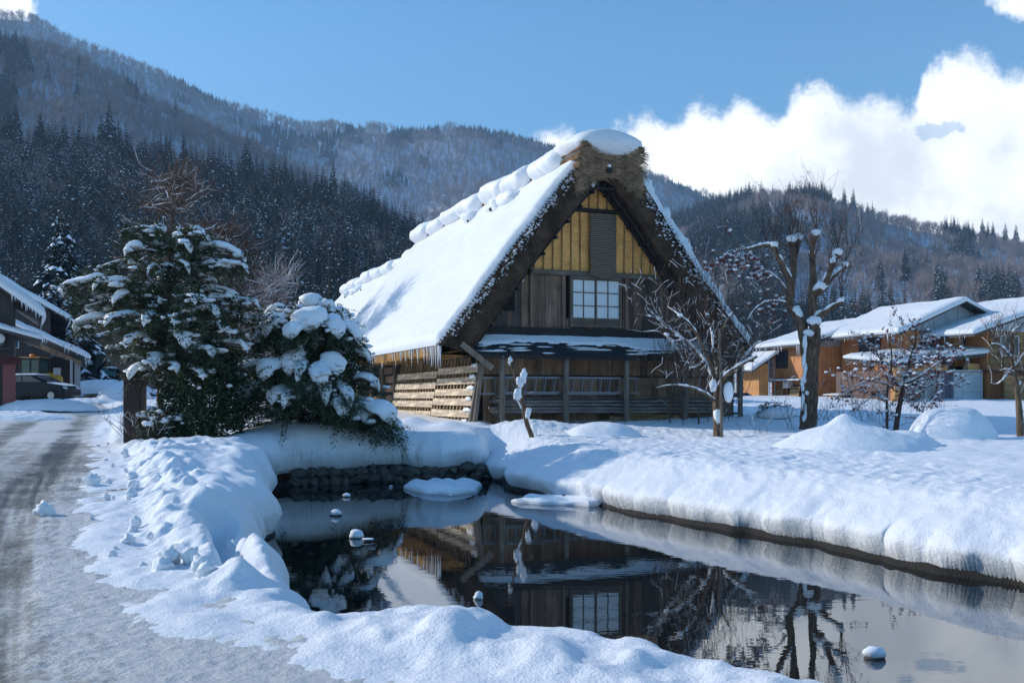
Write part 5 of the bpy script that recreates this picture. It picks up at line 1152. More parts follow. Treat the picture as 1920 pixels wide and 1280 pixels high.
# stone retaining wall: every stone its own piece of the wall
S0 = float(near_scale(22.8)); SWL = empty('stone_wall', (-2.9, 22.8, 0), 'low dark wall of rough field stones along the far side of the pond under the snow', 'wall')
r = random.Random(8); nst = 0
a0, a1 = Vector((-5.0, 22.25, 0)) * float(near_scale(22.25)), Vector((-.86, 23.42, 0)) * float(near_scale(23.42))
bk = MB(); bk.bar(a0 + Vector((-1.1, .12, .0)), a1 + Vector((0, .22, .0)), .25, .74); o = bk.build('core', M['mud'], SWL); o.data.transform(Matrix.Translation((2.9, -22.8, 0)))
for row in range(2):
    x_ = 0; Lw = (a1 - a0).length; u_ = (a1 - a0).normalized()
    while x_ < Lw:
        w_ = r.uniform(.18, .42); c = a0 + u_ * (x_ + w_ / 2) + Vector((r.uniform(-.02, .02), r.uniform(-.04, .06), .06 + row * .17 + r.uniform(-.03, .03)))
        mb = MB(); mb.blob((0, 0, 0), (w_ * .58, .17, r.uniform(.10, .14)), r.random() * 90, .35, 10, 7, Matrix.Rotation(r.uniform(-.4, .4), 3, 'Y')); o = mb.build('stone', M['rock2'] if 'rock2' in M else M.setdefault('rock2', simple('wall_stone', (.075, .066, .055), .85, .55, 3.5, bs=.9)), SWL); o.location = c - Vector((-2.9, 22.8, 0)); x_ += w_ * .92; nst += 1
# corrugated drain sheet at the corner of the bank
mb = MB(); n = 60; V = []
for i in range(n):
    t = i / (n - 1); p_ = Vector((-.72, 24.6, 0)).lerp(Vector((.05, 21.9, 0)), t); p_ = p_ * float(near_scale(p_.y)); off = .035 * (1 if (i // 2) % 2 else -1); V.append((p_.x + off * .9, p_.y + off * .3, -.1)); V.append((p_.x + off * .9 + .05, p_.y + off * .3, .40 - .22 * t))
mb.add(V, [(2 * i, 2 * i + 2, 2 * i + 3, 2 * i + 1) for i in range(n - 1)]); mb.add([(v[0] + .03, v[1], v[2]) for v in V], [(2 * i + 1, 2 * i + 3, 2 * i + 2, 2 * i) for i in range(n - 1)])
tag(mb.build('corrugated_sheet', M['black_metal']), 'dark corrugated plastic sheet edging the corner where the channel enters the pond', 'sheet')
# brown box post with snow cap
bp_ = empty('box_post', tuple(P(253, 838, 22.4)), 'dark brown square post with a snow cap beside the road, left of the tall evergreen', 'post'); M['darkbrown'] = simple('dark_brown_paint', (.030, .012, .010), .6, .3, 4)
mb = MB(); mb.box((0, 0, .75), (.36, .34, 1.5)); o = mb.build('body', M['darkbrown'], bp_); bv = o.modifiers.new('bevel', 'BEVEL'); bv.width = .012
mb = MB(); mb.box((0, 0, 1.515), (.42, .40, .03)); mb.build('lid', M['darkbrown'], bp_)
mb = MB(); mb.blob((0, 0, 1.53), (.22, .21, .10), 2, .15, 16, 10, flat=.05); mb.build('snow_cap', M['snow'], bp_, True)
# snow clods along the road edge
r = random.Random(77); cl = 0; src_ = []
for q in range(3):
    mb = MB(); mb.blob((0, 0, 0), (1, .85, .75), q + 20, .38, 20, 14, freq=2.0); src_.append(mb)
me_ = []
def clod(x, y, e, z=.87):
    global cl
    k = cl % 3
    if len(me_) <= k: o = src_[k].build('snow_clod', M['snow'], None, True); me_.append(o)
    else: o = me_[k].copy(); C.objects.link(o)
    o.location = Vector((x, y, z + e * .35)) * float(near_scale(y)); o.scale = (e, e, e); o.rotation_euler = (r.uniform(0, 6), r.uniform(0, 6), r.uniform(0, 6)); tag(o, 'loose clod of ploughed snow lying along the edge of the icy road', 'snow clod', 'snow clods along the road edge'); cl += 1
edge_ = [(-9.2, 22.5), (-7.6, 19), (-6.6, 16.5), (-5.6, 14.2), (-4.75, 12.0), (-3.9, 10.0), (-3.3, 8.7), (-2.3, 7.45)]
for q in range(34):
    i = r.randrange(len(edge_) - 1); t = r.random(); x_ = edge_[i][0] * (1 - t) + edge_[i + 1][0] * t; y_ = edge_[i][1] * (1 - t) + edge_[i + 1][1] * t; off = r.gauss(.12, .17)
    clod(x_ + off, y_, r.uniform(.02, .06) * (1.3 if off > 0 else .8), .87 if off < .1 else .93)
clod(-6.15, 14.6, .11); clod(-5.45, 11.6, .09); clod(-6.1, 18.4, .12)
# ================================================================ VILLAGE
def snow_patch(name, parent, a, b, c, d, th, seed=1, mat=None, nu=60, nv=26, over=.1, ed=.3):
    """rounded snow load on the quad a-b-c-d (local coordinates)"""
    a, b, c, d = [np.array(v, float) for v in (a, b, c, d)]
    u = np.linspace(0, 1, nu); v = np.linspace(0, 1, nv); u = .5 - .5 * np.cos(u * np.pi); v = .5 - .5 * np.cos(v * np.pi); U, V_ = np.meshgrid(u, v, indexing='ij')
    p = (a * ((1 - U) * (1 - V_))[..., None] + b * (U * (1 - V_))[..., None] + c * (U * V_)[..., None] + d * ((1 - U) * V_)[..., None])
    nrm = np.cross(b - a, d - a); nrm /= np.linalg.norm(nrm)
    if nrm[2] < 0: nrm = -nrm
    lu = np.linalg.norm(b - a); lv = np.linalg.norm(d - a); e1 = np.minimum(U, 1 - U) * lu; e2 = np.minimum(V_, 1 - V_) * lv
    pr = np.sqrt(1 - (1 - np.clip(np.minimum(e1, e2) / ed, 0, 1)) ** 2); t = th * pr * (1 + .3 * fbm(U * lu / 1.1, V_ * lv / 1.1, seed, 3)) - .01
    cen = (a + b + c + d) / 4; out = (p - cen); out /= np.linalg.norm(out, axis=-1, keepdims=True) + 1e-6; bul = over * (1 - np.abs(pr * 2 - 1)) * (np.minimum(e1, e2) < ed)
    q = p + nrm * t[..., None] + out * bul[..., None]; q[..., 2] += .02 * fbm(U * lu / .3, V_ * lv / .3, seed + 5, 2) * pr
    o = npmesh(name, q.reshape(-1, 3), gridfaces(nu, nv), mat or M['snow_smooth'], parent)
    if o.data.polygons[len(o.data.polygons) // 2].normal.z < 0: o.data.flip_normals()
    return o
def icicles(parent, a, b, n, l0, l1, seed=1):
    r = random.Random(seed); a = Vector(a); b = Vector(b); src = None
    for q in range(n):
        if src is None: mb = MB(); mb.tube([(0, 0, .03), (0, 0, -.3), (0, 0, -1)], [.03, .02, .003], 5, False); o = mb.build('icicle', M['ice'], parent, True); src = o
        else: o = src.copy(); C.objects.link(o)
        o.location = a.lerp(b, r.random()); l = r.uniform(l0, l1) * r.choice((.5, 1)); o.scale = (.8 + l, .8 + l, l)
def siding(name, col, wd=3.2, var=.12):
    m, t, b = newmat(name); v = vec_nodes(t); sx_ = t.nodes.new('ShaderNodeSeparateXYZ'); t.links.new(v, sx_.inputs[0])
    q = nmath(t, 'FRACT', nmath(t, 'MULTIPLY', nmath(t, 'ADD', sx_.outputs[0], sx_.outputs[1]), wd)); ln = nmath(t, 'GREATER_THAN', q, .93)
    n = tex_noise(t, v, 1.6, 5); c = ramp(t, n, [(.3, tuple(x * (1 - var * 2) for x in col)), (.7, tuple(x * (1 + var) for x in col))]); t.links.new(mixc(t, ln, c, tuple(x * .55 for x in col)), b.inputs['Base Color']); b.inputs['Roughness'].default_value = .7
    return m
M['orange'] = siding('orange_siding', (.62, .27, .11)); M['orange2'] = siding('ochre_siding', (.60, .29, .10)); M['brownwall'] = siding('brown_siding', (.16, .10, .08)); M['grey_gable'] = siding('grey_gable_panel', (.42, .46, .50), 1.2)
M['plaster'] = simple('grey_concrete', (.34, .35, .36), .8, .1, 3); M['shutter'] = siding('white_shutter', (.62, .62, .62), .01); M['trim'] = simple('dark_trim', (.05, .045, .045), .6, .2, 4)
M['slat'] = wood('warm_slats', [(.34, .20, .08), (.42, .27, .11), (.30, .18, .08)], (.06, 1, 1)); M['white_frame'] = simple('white_frame', (.60, .62, .62), .5, .08, 5)
M['sheet'] = simple('frosted_sheet', (.42, .50, .56), .3, .12, 2)
def win(parent, x, z, w_, h_, face, y=0, nm='window', frame='white_frame', grid=2):
    """window on the front (face 'f', plane y) or on the left side (face 's', plane x)"""
    def bx(mb, dx, dz, sx_, sz, d, t):
        if face == 'f': mb.box((x + dx, y - d, z + dz), (sx_, t, sz))
        else: mb.box((y - d, x + dx, z + dz), (t, sx_, sz))
    mb = MB(); f_ = .05
    for s in (-1, 1): bx(mb, s * w_ / 2, 0, f_, h_ + f_, .035, .07); bx(mb, 0, s * h_ / 2, w_ - f_, f_, .033, .07)
    for g_ in range(1, grid): bx(mb, -w_ / 2 + w_ * g_ / grid, 0, .035, h_ - f_, .03, .04)
    wf_ = mb.build(nm, M[frame], parent); mb = MB(); bx(mb, 0, 0, w_ - .02, h_ - .02, .012, .015); mb.build('pane', M['glass'], wf_); return wf_
def gable_house(name, px, Y, wf, dl, zt, rise, label, mat, half=None, over=.7, z0=.6, gmat='grey_gable', cat='house', seed=1, rz=HA_, th=.25):
    o = P(px, 700, Y); root = empty(name, (o.x, o.y, lift(Y)), label, cat, rz=rz); hf = half or wf / 2; g_ = rise / hf
    mb = MB(); mb.box((wf / 2, dl / 2, (z0 + zt) / 2), (wf, dl, zt - z0)); mb.build('wall', M[mat], root)
    ztop = lambda x: zt + rise - g_ * abs(x - hf)
    mb = MB(); xr = min(wf, hf * 2); mb.prism([(.0, zt - .12), (xr, zt - .12), (xr, ztop(xr)), (hf, zt + rise), (.0, zt)], -.08, dl + .08); mb.build('gable', M[gmat], root)
    mb = MB(); fr = -.75; bk_ = dl + .6; L0 = -over; R0 = xr + over
    for x0, x1 in ((L0, hf), (hf, R0)):
        z_0, z_1 = ztop(x0) + .03, ztop(x1) + .03; mb.add([(x0, fr, z_0), (x1, fr, z_1), (x1, bk_, z_1), (x0, bk_, z_0), (x0, fr, z_0 + .12), (x1, fr, z_1 + .12), (x1, bk_, z_1 + .12), (x0, bk_, z_0 + .12)], [(0, 3, 2, 1), (4, 5, 6, 7), (0, 1, 5, 4), (3, 7, 6, 2), (0, 4, 7, 3), (1, 2, 6, 5)])
    rf_ = mb.build('roof', M['trim'], root)
    za, zb, zc = ztop(L0) + .15, zt + rise + .15, ztop(R0) + .15
    snow_patch('roof_snow', root, (L0 - .05, fr, za), (hf + .12, fr, zb), (hf + .12, bk_, zb), (L0 - .05, bk_, za), th, seed); snow_patch('roof_snow', root, (hf - .12, fr, zb), (R0 + .05, fr, zc), (R0 + .05, bk_, zc), (hf - .12, bk_, zb), th, seed + 3)
    icicles(root, (L0, fr + .1, za - .05), (L0, bk_ - .1, za - .05), 14, .2, .6, seed)
    return root
# --- right side
A = gable_house('orange_house', 1516, 55.5, 6.4, 3.4, 4.15, 1.3, 'orange house with grey gable panel partly hidden behind the tall pruned tree', 'orange', 4.2, seed=21)
win(A, 2.35, 3.35, 1.0, .95, 's', 0, frame='trim'); win(A, 1.2, 1.6, 1.1, .5, 's', 0, frame='trim')
mb = MB(); mb.box((-.32, 1.7, 2.1), (.6, 3.2, .06)); mb.build('side_awning', M['trim'], A); snow_patch('awning_snow', A, (-.64, .1, 2.13), (-.02, .1, 2.15), (-.02, 3.3, 2.15), (-.64, 3.3, 2.13), .09, 5, nu=14, nv=30, ed=.12)
for y_ in (.9, 2.4):
    mb = MB()
    for q in range(5): mb.box((-.35 + q * .035, y_, 1.02 + q * .17), (.03, .85, .15), Matrix.Rotation(.2, 3, 'Y'))
    mb.build('leaning_board', M['batten'], A)
mb = MB(); mb.box((3.9, -.07, 2.5), (.08, .08, 3.2)); mb.build('drain_pipe', M['trim'], A)
mb = MB(); mb.box((-.22, 1.55, 1.95), (.35, .5, .5)); mb.tube([(-.2, 1.3, 2.2), (-.2, 1.15, 2.35), (-.02, 1.1, 2.35)], .06, 8); o = mb.build('boiler_box', M['white_frame'], A)
B_ = empty('porch_annex', tuple(P(1441, 700, 57.5)), 'small ochre annex with snowy lean-to roof at the left end of the orange house', 'annex', rz=HA_); B_.location.z = lift(57)
mb = MB(); mb.box((-.32, .8, 1.85), (.65, 1.6, 2.4)); mb.build('wall', M['orange2'], B_)
mb = MB(); mb.add([(-1.3, -.3, 2.55), (.5, -.3, 3.65), (.5, 2, 3.65), (-1.3, 2, 2.55), (-1.3, -.3, 2.65), (.5, -.3, 3.75), (.5, 2, 3.75), (-1.3, 2, 2.65)], [(0, 3, 2, 1), (4, 5, 6, 7), (0, 1, 5, 4), (3, 7, 6, 2), (0, 4, 7, 3), (1, 2, 6, 5)]); mb.build('roof', M['trim'], B_)
snow_patch('roof_snow', B_, (-1.35, -.35, 2.65), (.5, -.35, 3.76), (.5, 2, 3.76), (-1.35, 2, 2.65), .22, 8)
TL = empty('ladder', tuple(P(1449, 752, 55.8)), 'thin dark ladder leaning upright on the orange house beside its annex', 'ladder', rz=HA_)
for s in (-.17, .17): mb = MB(); mb.bar((s, 0, 0), (s + .15, .35, 2.35), .04, .05); mb.build('rail', M['alu'], TL)
for q in range(8): f = .08 + q * .12; mb = MB(); mb.bar((-.17 + .15 * f, .35 * f, 2.35 * f), (.17 + .15 * f, .35 * f, 2.35 * f), .03, .03); mb.build('rung', M['alu'], TL)
mb = MB(); mb.box((0, 0, .75), (1.15, .9, .5)); o = mb.build('yellow_crate', M['reed']); o.location = P(1580, 700, 52); o.location.z = .35 + lift(52); o.rotation_euler.z = HA_; tag(o, 'low yellowish wooden bin with a snowy lid beside the drain pipe of the orange house', 'bin'); snow_patch('lid_snow', o, (-.75, -.6, 1.02), (.75, -.6, 1.02), (.75, .6, 1.02), (-.75, .6, 1.02), .1, 4, nu=20, nv=16, ed=.15)
# pale plastic sheet at the far left of the orange house
o = P(1380, 700, 60); SH = empty('plastic_shelter', (o.x, o.y, lift(60)), 'pale blue plastic sheeted shelter between the farmhouse corner and the orange house', 'shelter', rz=HA_ * .3)
mb = MB(); mb.box((.68, .5, 1.6), (1.3, .9, 1.9)); mb.build('sheet', M['sheet'], SH); mb = MB()
for x_ in (.02, .45, .9, 1.34): mb.box((x_, .03, 1.6), (.04, .06, 1.95))
mb.build('frame', M['white_frame'], SH)
mb = MB(); mb.blob((0, 0, 0), (.75, .4, .32), 3, .15, 16, 10); o = mb.build('covered_bundle', simple('dark_blue_cover', (.01, .015, .04), .5, .3, 4), None, True); o.location = P(1388, 746, 56); tag(o, 'dark blue tarpaulin bundle in the snow at the foot of the plastic sheeted shelter', 'bundle')
# second orange house with lower garage roof
B2 = gable_house('orange_house', 1700, 51.5, 4.6, 5.0, 4.85, 1.35, 'two storey orange house with white garage shutter behind the berry tree', 'orange', 3.3, 1.15, seed=41, th=.27)
win(B2, 2.7, 4.05, 1.6, .95, 's', 0, frame='trim'); win(B2, 1.9, 4.05, 1.9, 1.0, 'f', 0, frame='trim')
mb = MB(); mb.box((1.9, -.25, 4.68), (2.1, .5, .05)); mb.build('canopy', M['alu'], B2)
mb = MB(); z_ = lambda x: 2.72 + .22 * (x + 2.6) * .45
x0, x1, y0, y1 = -3.1, 4.1, -2.6, 1.0
mb.add([(x0, y0, 2.75), (x1, y0, 3.45), (x1, y1, 3.85), (x0, y1, 3.1), (x0, y0, 2.93), (x1, y0, 3.63), (x1, y1, 4.03), (x0, y1, 3.28)], [(0, 3, 2, 1), (4, 5, 6, 7), (0, 1, 5, 4), (3, 7, 6, 2), (0, 4, 7, 3), (1, 2, 6, 5)]); mb.build('garage_roof', M['trim'], B2)
snow_patch('garage_roof_snow', B2, (x0 - .1, y0 - .1, 2.93), (x1, y0 - .1, 3.63), (x1, y1, 4.03), (x0 - .1, y1, 3.28), .26, 9, nu=80)
icicles(B2, (x0, y0 - .02, 2.8), (1.2, y0 - .02, 3.1), 16, .15, .4, 7)
mb = MB(); mb.box((-2.75, -2.2, 1.75), (.34, .3, 2.3)); mb.box((2.1, -2.2, 1.75), (.8, .3, 2.4)); mb.box((-1.1, -2.2, 2.72), (3.0, .28, .30)); mb.build('garage_pillar', M['orange2'], B2)
mb = MB()
for q in range(14): mb.box((-1.35, -2.12, .62 + q * .145), (2.5, .03, .135))
mb.build('garage_shutter', M['shutter'], B2)
mb = MB(); mb.box((-1.35, 0, 1.6), (3.0, 4.0, 2.0)); mb.build('garage_body', M['brownwall'], B2)
for x_ in (.25, .8, 1.35): mb = MB(); mb.box((x_, -2.1, 1.6), (.5, .05, 1.9)); mb.build('door_panel', simple('mauve_door', (.20, .18, .24), .5, .15, 3) if 'mv' not in M else M['mv'], B2)
# third house with slats
B3 = gable_house('slatted_house', 1851, 50.0, 9.0, 5.0, 4.75, 1.7, 'house with warm wooden slat cladding at the right edge of the view', 'orange', 5.5, 1.6, seed=61, th=.27)
mb = MB()
for q in range(10): mb.box((2.2, -.06, 2.95 + q * .175), (4.2, .05, .15))
mb.build('upper_slats', M['slat'], B3); win(B3, 1.35, 3.9, 1.2, 1.0, 'f', -.09)
mb = MB()
for q in range(11): mb.box((1.9, -1.4, .75 + q * .155), (4.6, .04, .14))
mb.build('lower_slats', M['slat'], B3)
mb = MB(); mb.box((1.9, -.7, 2.62), (4.9, 1.5, .08)); mb.build('lean_to_roof', M['trim'], B3)
C3 = empty('porch_annex', tuple(P(1792, 700, 51)), 'small ochre upper extension with a square window between the two right hand houses', 'annex', rz=HA_); C3.location.z = lift(51)
mb = MB(); mb.box((.85, .8, 3.0), (1.7, 1.5, 3.6)); mb.build('wall', M['orange2'], C3); win(C3, .75, 4.15, .62, .55, 'f', .05)
mb = MB(); mb.box((.85, .04, 2.35), (1.72, .05, 1.0)); mb.build('bay_shade_panel', M['inside'], C3)  # solid dark panel on the wall, its colour stands for the shaded bay
GS = empty('glazed_shed', tuple(P(1790, 700, 49.5)), 'small lean-to shed of frosted glass panels in front of the slatted house', 'shed', rz=HA_ * .4); GS.location.z = lift(49.5)
mb = MB(); mb.box((.75, .6, 1.65), (1.44, 1.1, 1.75)); mb.build('panels', M['sheet'], GS); mb = MB()
for x_ in (0, .5, 1.5): mb.box((x_, .03, 1.65), (.045, .05, 1.85))
for z_ in (1.7, 2.55): mb.box((.75, .035, z_), (1.5, .045, .045))
mb.build('frame', M['white_frame'], GS)
snow_patch('snow', GS, (-.1, -.1, 2.62), (1.6, -.1, 2.62), (1.6, 1.2, 2.62), (-.1, 1.2, 2.62), .07, 3, nu=20, nv=20, ed=.1)

# --- left side village: dark wooden houses whose roofs fall towards the road
M['dark_wall'] = siding('dark_siding', (.040, .030, .028), 4); M['red_shutter'] = None
m, t, b = newmat('red_shutter'); sx_ = t.nodes.new('ShaderNodeSeparateXYZ'); t.links.new(vec_nodes(t), sx_.inputs[0]); q = nmath(t, 'GREATER_THAN', nmath(t, 'FRACT', nmath(t, 'MULTIPLY', sx_.outputs[2], 14)), .8)
t.links.new(mixc(t, q, (.22, .06, .055), (.09, .025, .025)), b.inputs['Base Color']); b.inputs['Roughness'].default_value = .5; M['red_shutter'] = m
def rake_house(name, label, Y, pxr, pyr, pxl, pyl, zb, deep, th, wall_in, seed, cat='house', mat='dark_wall', ic=10, wl=None):
    """gable end towards the road; roof line from (pxl,pyl) down to its eave at (pxr,pyr)"""
    TH = .45; e = P(pxr, pyr, Y); root = empty(name, (e.x, e.y, lift(Y)), label, cat, rz=TH); kk = (pxl - 960) / F; sl_ = (kk * Y - e.x) / (math.cos(TH) - kk * math.sin(TH)); lz = EYE + (HZ - pyl) * (Y + sl_ * math.sin(TH)) / F - lift(Y); e.z -= lift(Y)
    sl = (lz - e.z) / sl_; X0 = sl_ * 1.6
    z_ = lambda x: e.z - .30 + sl * x
    mb = MB(); a_ = wl if wl is not None else X0; mb.prism([(a_, zb), (-wall_in, zb), (-wall_in, z_(-wall_in) - .04), (a_, z_(a_) - .04)], .5, deep); mb.build('wall', M[mat], root)
    mb = MB(); mb.prism([(X0, z_(X0)), (0, z_(0)), (0, z_(0) + .1), (X0, z_(X0) + .1)], 0, deep + .4); mb.build('roof', M['trim'], root)
    snow_patch('roof_snow', root, (X0, -.05, z_(X0) + .1), (.12, -.05, z_(.12) + .1), (.12, deep + .4, z_(.12) + .1), (X0, deep + .4, z_(X0) + .1), th, seed, nu=70, nv=40)
    icicles(root, (.1, 0, z_(0)), (.1, deep, z_(0)), ic, .2, .5, seed); icicles(root, (0, -.06, z_(0) + .1), (X0 * .5, -.06, z_(X0 * .5) + .1), ic, .1, .35, seed + 3)
    root['z'] = 0; del root['z']; return root, z_
h1, _ = rake_house('village_house', 'dark wooden house with red shutter cut by the left edge of the view', 43, 74, 580, 0, 528, .6, 6, .42, 1.0, 71, ic=14)
h1b = MB(); h1b.prism([(-2.6, 4.55), (.05, 3.85), (.05, 3.95), (-2.6, 4.68)], -.3, 4.5); h1b.build('lower_roof', M['trim'], h1); snow_patch('lower_roof_snow', h1, (-2.6, -.35, 4.68), (.1, -.35, 3.95), (.1, 4.5, 3.95), (-2.6, 4.5, 4.68), .24, 72)
e0_ = P(74, 700, 43)
mb = MB(); mb.box((-1.18, .42, 1.85), (.5, .06, 2.1)); mb.build('red_shutter', M['red_shutter'], h1); mb = MB(); mb.add([(-1.5, .45, 3.2), (-.7, .45, 3.2), (-.7, -.1, 2.9), (-1.5, -.1, 2.9)], [(0, 1, 2, 3)]); mb.build('red_awning', M['red_shutter'], h1)
win(h1, -1.55, 4.1, .3, .9, 'f', .48, frame='trim', grid=1)
mb = MB(); mb.box((-1.9, .3, 3.55), (1.5, .5, .06)); mb.build('ledge', M['trim'], h1)
mb = MB(); 
for q in range(6):
    a_ = q / 5; 
mb.blob((0, 0, 0), (.22, .05, .22), 1, 0, 16, 8); o = mb.build('satellite_dish', M['white_frame'], h1, True); o.location = (-1.55, .2, 3.98)
h2, _ = rake_house('village_house', 'two storey dark wooden house behind the parked black car with a garage roof in front', 68, 128, 592, 20, 530, .6, 9, .36, 1.1, 81, ic=12)
for x_ in (-1.5, -1.95, -2.4): win(h2, x_, 4.8, .28, 1.0, 'f', .48, frame='trim', grid=1)
win(h2, -3.3, 4.6, .5, .8, 'f', .48, grid=2)
h3, _ = rake_house('village_house', 'dark upper roof end sticking out beside the brown far house on the left', 76, 162, 606, 120, 590, .6, 6, .2, .5, 91, ic=4)
g1, gz = rake_house('garage_roof', 'open dark garage with a thick snow slab over the excavator', 58, 164, 664, 34, 606, .6, 6, .34, .7, 95, 'garage', 'inside', ic=10)
for c_ in list(g1.children):
    if c_.name.startswith('wall'): bpy.data.objects.remove(c_)
mb = MB(); mb.box((-2.6, 4.9, 2.0), (4.6, .1, 3.2)); mb.build('back_wall', M['dark_wall'], g1); mb = MB(); mb.box((-.85, .4, 1.9), (.14, .14, 2.8)); mb.box((-.5, .9, 1.9), (.3, .3, 2.7)); mb.build('post', M['plaster'], g1)
mb = MB(); mb.box((-1.6, .45, 2.6), (.38, .3, .42)); mb.build('heat_pump', M['plaster'], g1)
mb = MB(); mb.prism([(-4.5, 4.75), (-.3, 2.95), (-.3, 3.2), (-4.5, 5.1)], .35, .45); mb.build('plank_front', M['plank'], g1)
far, _ = rake_house('village_house', 'plain brown house at the end of the street with small windows', 84, 128, 640, 240, 596, .6, 8, .25, -.3, 99, ic=2, mat='brownwall') if False else (None, None)
o = P(143, 700, 86); FH = empty('village_house', (o.x, o.y, lift(86)), 'plain brown house at the end of the street with small windows', 'house', rz=HA_ * .5)
mb = MB(); mb.prism([(0, .6), (6.0, .6), (6.0, 6.6), (3.0, 6.0), (0, 4.9)], 0, 8); mb.build('wall', M['brownwall'], FH)
mb = MB(); mb.prism([(-.6, 4.8), (6.5, 6.9), (6.5, 7.0), (-.6, 4.95)], -.5, 8.5); mb.build('roof', M['trim'], FH); snow_patch('roof_snow', FH, (-.6, -.5, 4.95), (6.5, -.5, 7.0), (6.5, 8.5, 7.0), (-.6, 8.5, 4.95), .3, 31)
for x_, z_, w_, h_ in ((.95, 4.1, .8, .7), (.5, 1.9, .5, .9), (1.9, 2.0, .6, .9)): win(FH, x_, z_, w_, h_, 'f', 0)
# --- black parked car, nose to the right
CR = empty('parked_car', tuple(P(72, 700, 55)), 'black car parked by the snow bank in front of the yellow excavator', 'car', rz=-.15); CR.location.z = 1.60
M['carpaint'] = simple('black_car_paint', (.003, .004, .007), .35, .2, 2, spec=.3); M['tyre'] = simple('tyre', (.012, .012, .012), .9, .2, 5); M['rim'] = simple('wheel_rim', (.35, .36, .38), .35, .1, 5, metal=.8)
prof = [(-2.05, .35), (-2.1, .85), (-1.85, 1.05), (-1.5, 1.38), (-.6, 1.48), (.2, 1.40), (.95, 1.02), (1.75, .90), (2.05, .68), (2.08, .32), (1.75, .26), (-1.8, .26)]
bm_ = bmesh.new(); W_ = .84; rings = []
for y_, sc_ in ((-W_, .93), (-W_ * .82, 1.0), (W_ * .82, 1.0), (W_, .93)):
    rings.append([bm_.verts.new((x_ * (1 if abs(y_) < W_ else .985), y_ * (1 if z_ < 1.0 else .86), .26 + (z_ - .26) * (1 if abs(y_) < W_ else .97))) for x_, z_ in prof])
for a_, b_ in zip(rings, rings[1:]):
    for i in range(len(prof)): j = (i + 1) % len(prof); bm_.faces.new((a_[i], b_[i], b_[j], a_[j]))
bm_.faces.new(rings[0]); bm_.faces.new(rings[-1][::-1]); bmesh.ops.recalc_face_normals(bm_, faces=bm_.faces); me = bpy.data.meshes.new('body'); bm_.to_mesh(me); me.materials.append(M['carpaint']); o = bpy.data.objects.new('body', me); C.objects.link(o); o.parent = CR; bv = o.modifiers.new('b', 'BEVEL'); bv.width = .05; bv.segments = 3; bv.limit_method = 'ANGLE'
for p_ in me.polygons: p_.use_smooth = True
mb = MB(); mb.prism([(-1.35, 1.06), (-1.15, 1.34), (-.5, 1.42), (-.5, 1.06)], -.765, -.74); mb.prism([(-.44, 1.06), (-.44, 1.42), (.12, 1.35), (.68, 1.06)], -.765, -.74); mb.build('side_window', M['glass'], CR)
mb = MB(); mb.quad((.25, -.64, 1.41), (.25, .64, 1.41), (1.0, .70, 1.05), (1.0, -.70, 1.05)); mb.build('windscreen', M['glass'], CR)
for x_ in (-1.3, 1.32):
    for s in (-1, 1):
        mb = MB(); mb.tube([(x_, s * .72, .32), (x_, s * .87, .32)], .32, 18); wh = mb.build('wheel', M['tyre'], CR); mb = MB(); mb.tube([(x_, s * .86, .32), (x_, s * .885, .32)], .20, 14); mb.build('rim', M['rim'], wh)
for s in (-1, 1): mb = MB(); mb.blob((1.93, s * .58, .72), (.16, .18, .08), 2, .05, 12, 8); mb.build('headlight', M['white_frame'], CR, True)
snow_patch('roof_snow', CR, (-1.55, -.66, 1.42), (.25, -.62, 1.44), (.25, .62, 1.44), (-1.55, .66, 1.42), .10, 4, nu=26, nv=18, ed=.18); snow_patch('bonnet_snow', CR, (1.0, -.70, 1.01), (1.9, -.62, .84), (1.9, .62, .84), (1.0, .70, 1.01), .07, 5, nu=20, nv=18, ed=.15)
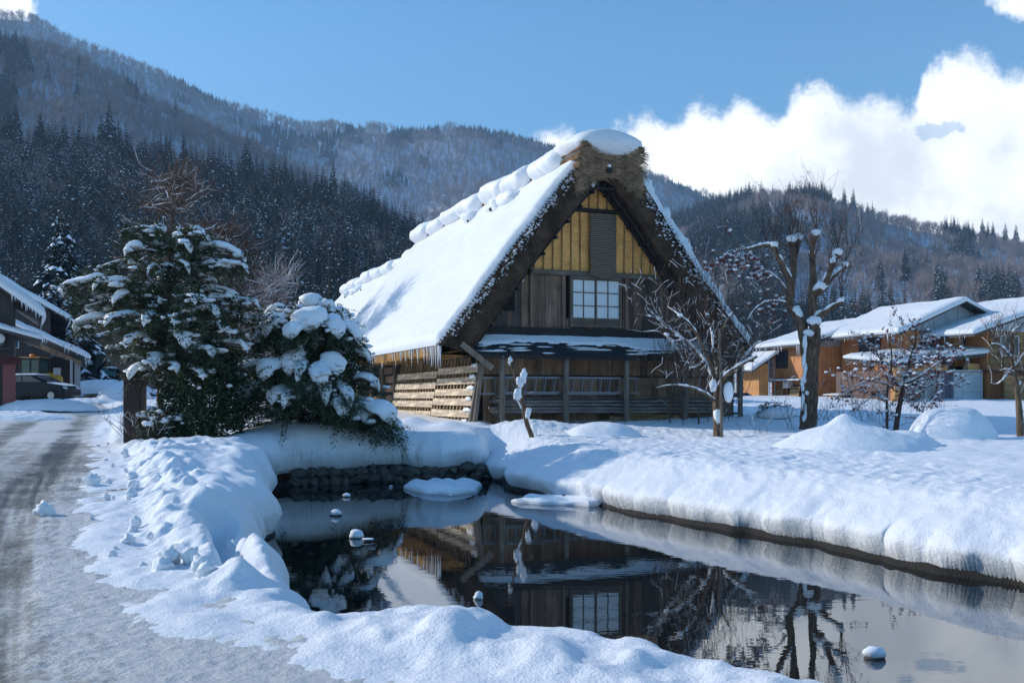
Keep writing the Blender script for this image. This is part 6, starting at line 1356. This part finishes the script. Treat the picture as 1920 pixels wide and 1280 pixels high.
# --- yellow mini excavator
EX = empty('mini_excavator', tuple(P(84, 700, 59.5)), 'yellow mini excavator with dark cab parked under the garage roof', 'excavator', rz=-.1); EX.location.z = 2.12
M['yellow'] = simple('yellow_paint', (.62, .38, .02), .4, .15, 3); M['green_glass'] = simple('cab_glass', (.03, .09, .085), .08, .3, 2); M['orange_lamp'] = simple('orange_lamp', (.75, .22, .04), .3, .1, 3)
mb = MB(); mb.box((-.1, 0, .25), (1.9, 1.2, .42)); mb.build('track', M['tyre'], EX)
mb = MB(); mb.box((-.65, 0, 1.25), (1.15, 1.0, 1.35)); mb.build('cab', M['green_glass'], EX); mb = MB()
for x_ in (-1.24, -.62, -.06):
    for y_ in (-.52, .52): mb.box((x_, y_, 1.25), (.07, .07, 1.5))
mb.box((-.65, 0, 2.02), (1.35, 1.15, .09)); mb.build('cab_frame', M['trim'], EX); mb = MB(); mb.box((-.65, 0, 2.08), (1.36, 1.16, .05)); mb.build('cab_roof', M['reed'], EX)
mb = MB(); mb.blob((.42, 0, .78), (.66, .62, .42), 1, .03, 18, 10, flat=.7); mb.build('engine_cover', M['yellow'], EX, True); mb = MB()
for q in range(4): mb.box((.52, -.60, .72 + q * .07), (.4, .06, .03))
mb.build('grille', M['trim'], EX); mb = MB(); mb.blob((-.75, 0, 2.2), (.22, .16, .11), 1, .02, 14, 8, flat=.6); mb.build('beacon', M['orange_lamp'], EX, True)
# --- snow covered snow blower at the end of the street
SB = empty('snow_blower', tuple(P(203, 700, 78)), 'small blue green snow blower covered in snow at the end of the street', 'snow blower', rz=.3); SB.location.z = 3.35
M['teal'] = simple('teal_paint', (.02, .12, .13), .4, .4, 3); mb = MB(); mb.box((0, 0, .45), (1.1, .7, .6)); mb.box((-.5, 0, .2), (.4, .8, .4)); mb.build('body', M['teal'], SB); mb = MB(); mb.tube([(-.05, 0, .8), (-.05, 0, 1.15), (.08, 0, 1.3)], [.09, .08, .12], 10); mb.build('chute', M['teal'], SB)
mb = MB(); mb.blob((.1, 0, .78), (.55, .36, .16), 3, .25, 16, 10, flat=.2); mb.blob((-.02, 0, 1.36), (.17, .16, .1), 5, .2, 12, 8, flat=.3); mb.build('snow', M['snow'], SB, True)
# heaped snow along the street
for px_, py_, Y_, rx_, ry_, rz_, lb in ((35, 797, 36, 2.4, 1.2, .5, 'ploughed snow heap in front of the red shutter at the left edge'), (90, 768, 43, 2.2, 1.2, .44, 'ploughed snow heap along the road in front of the black car'), (200, 735, 66, 3.2, 2.4, .8, 'ploughed snow heap in front of the far brown house'), (165, 756, 54, 2.0, 1.2, .3, 'low snow heap on the road side left of the brown post'), (232, 748, 58, 1.6, 1.2, .9, 'snow heap on the street just left of the tall evergreen')):
    mound(px_, py_, Y_, rx_, ry_, rz_, px_, lb, .05)
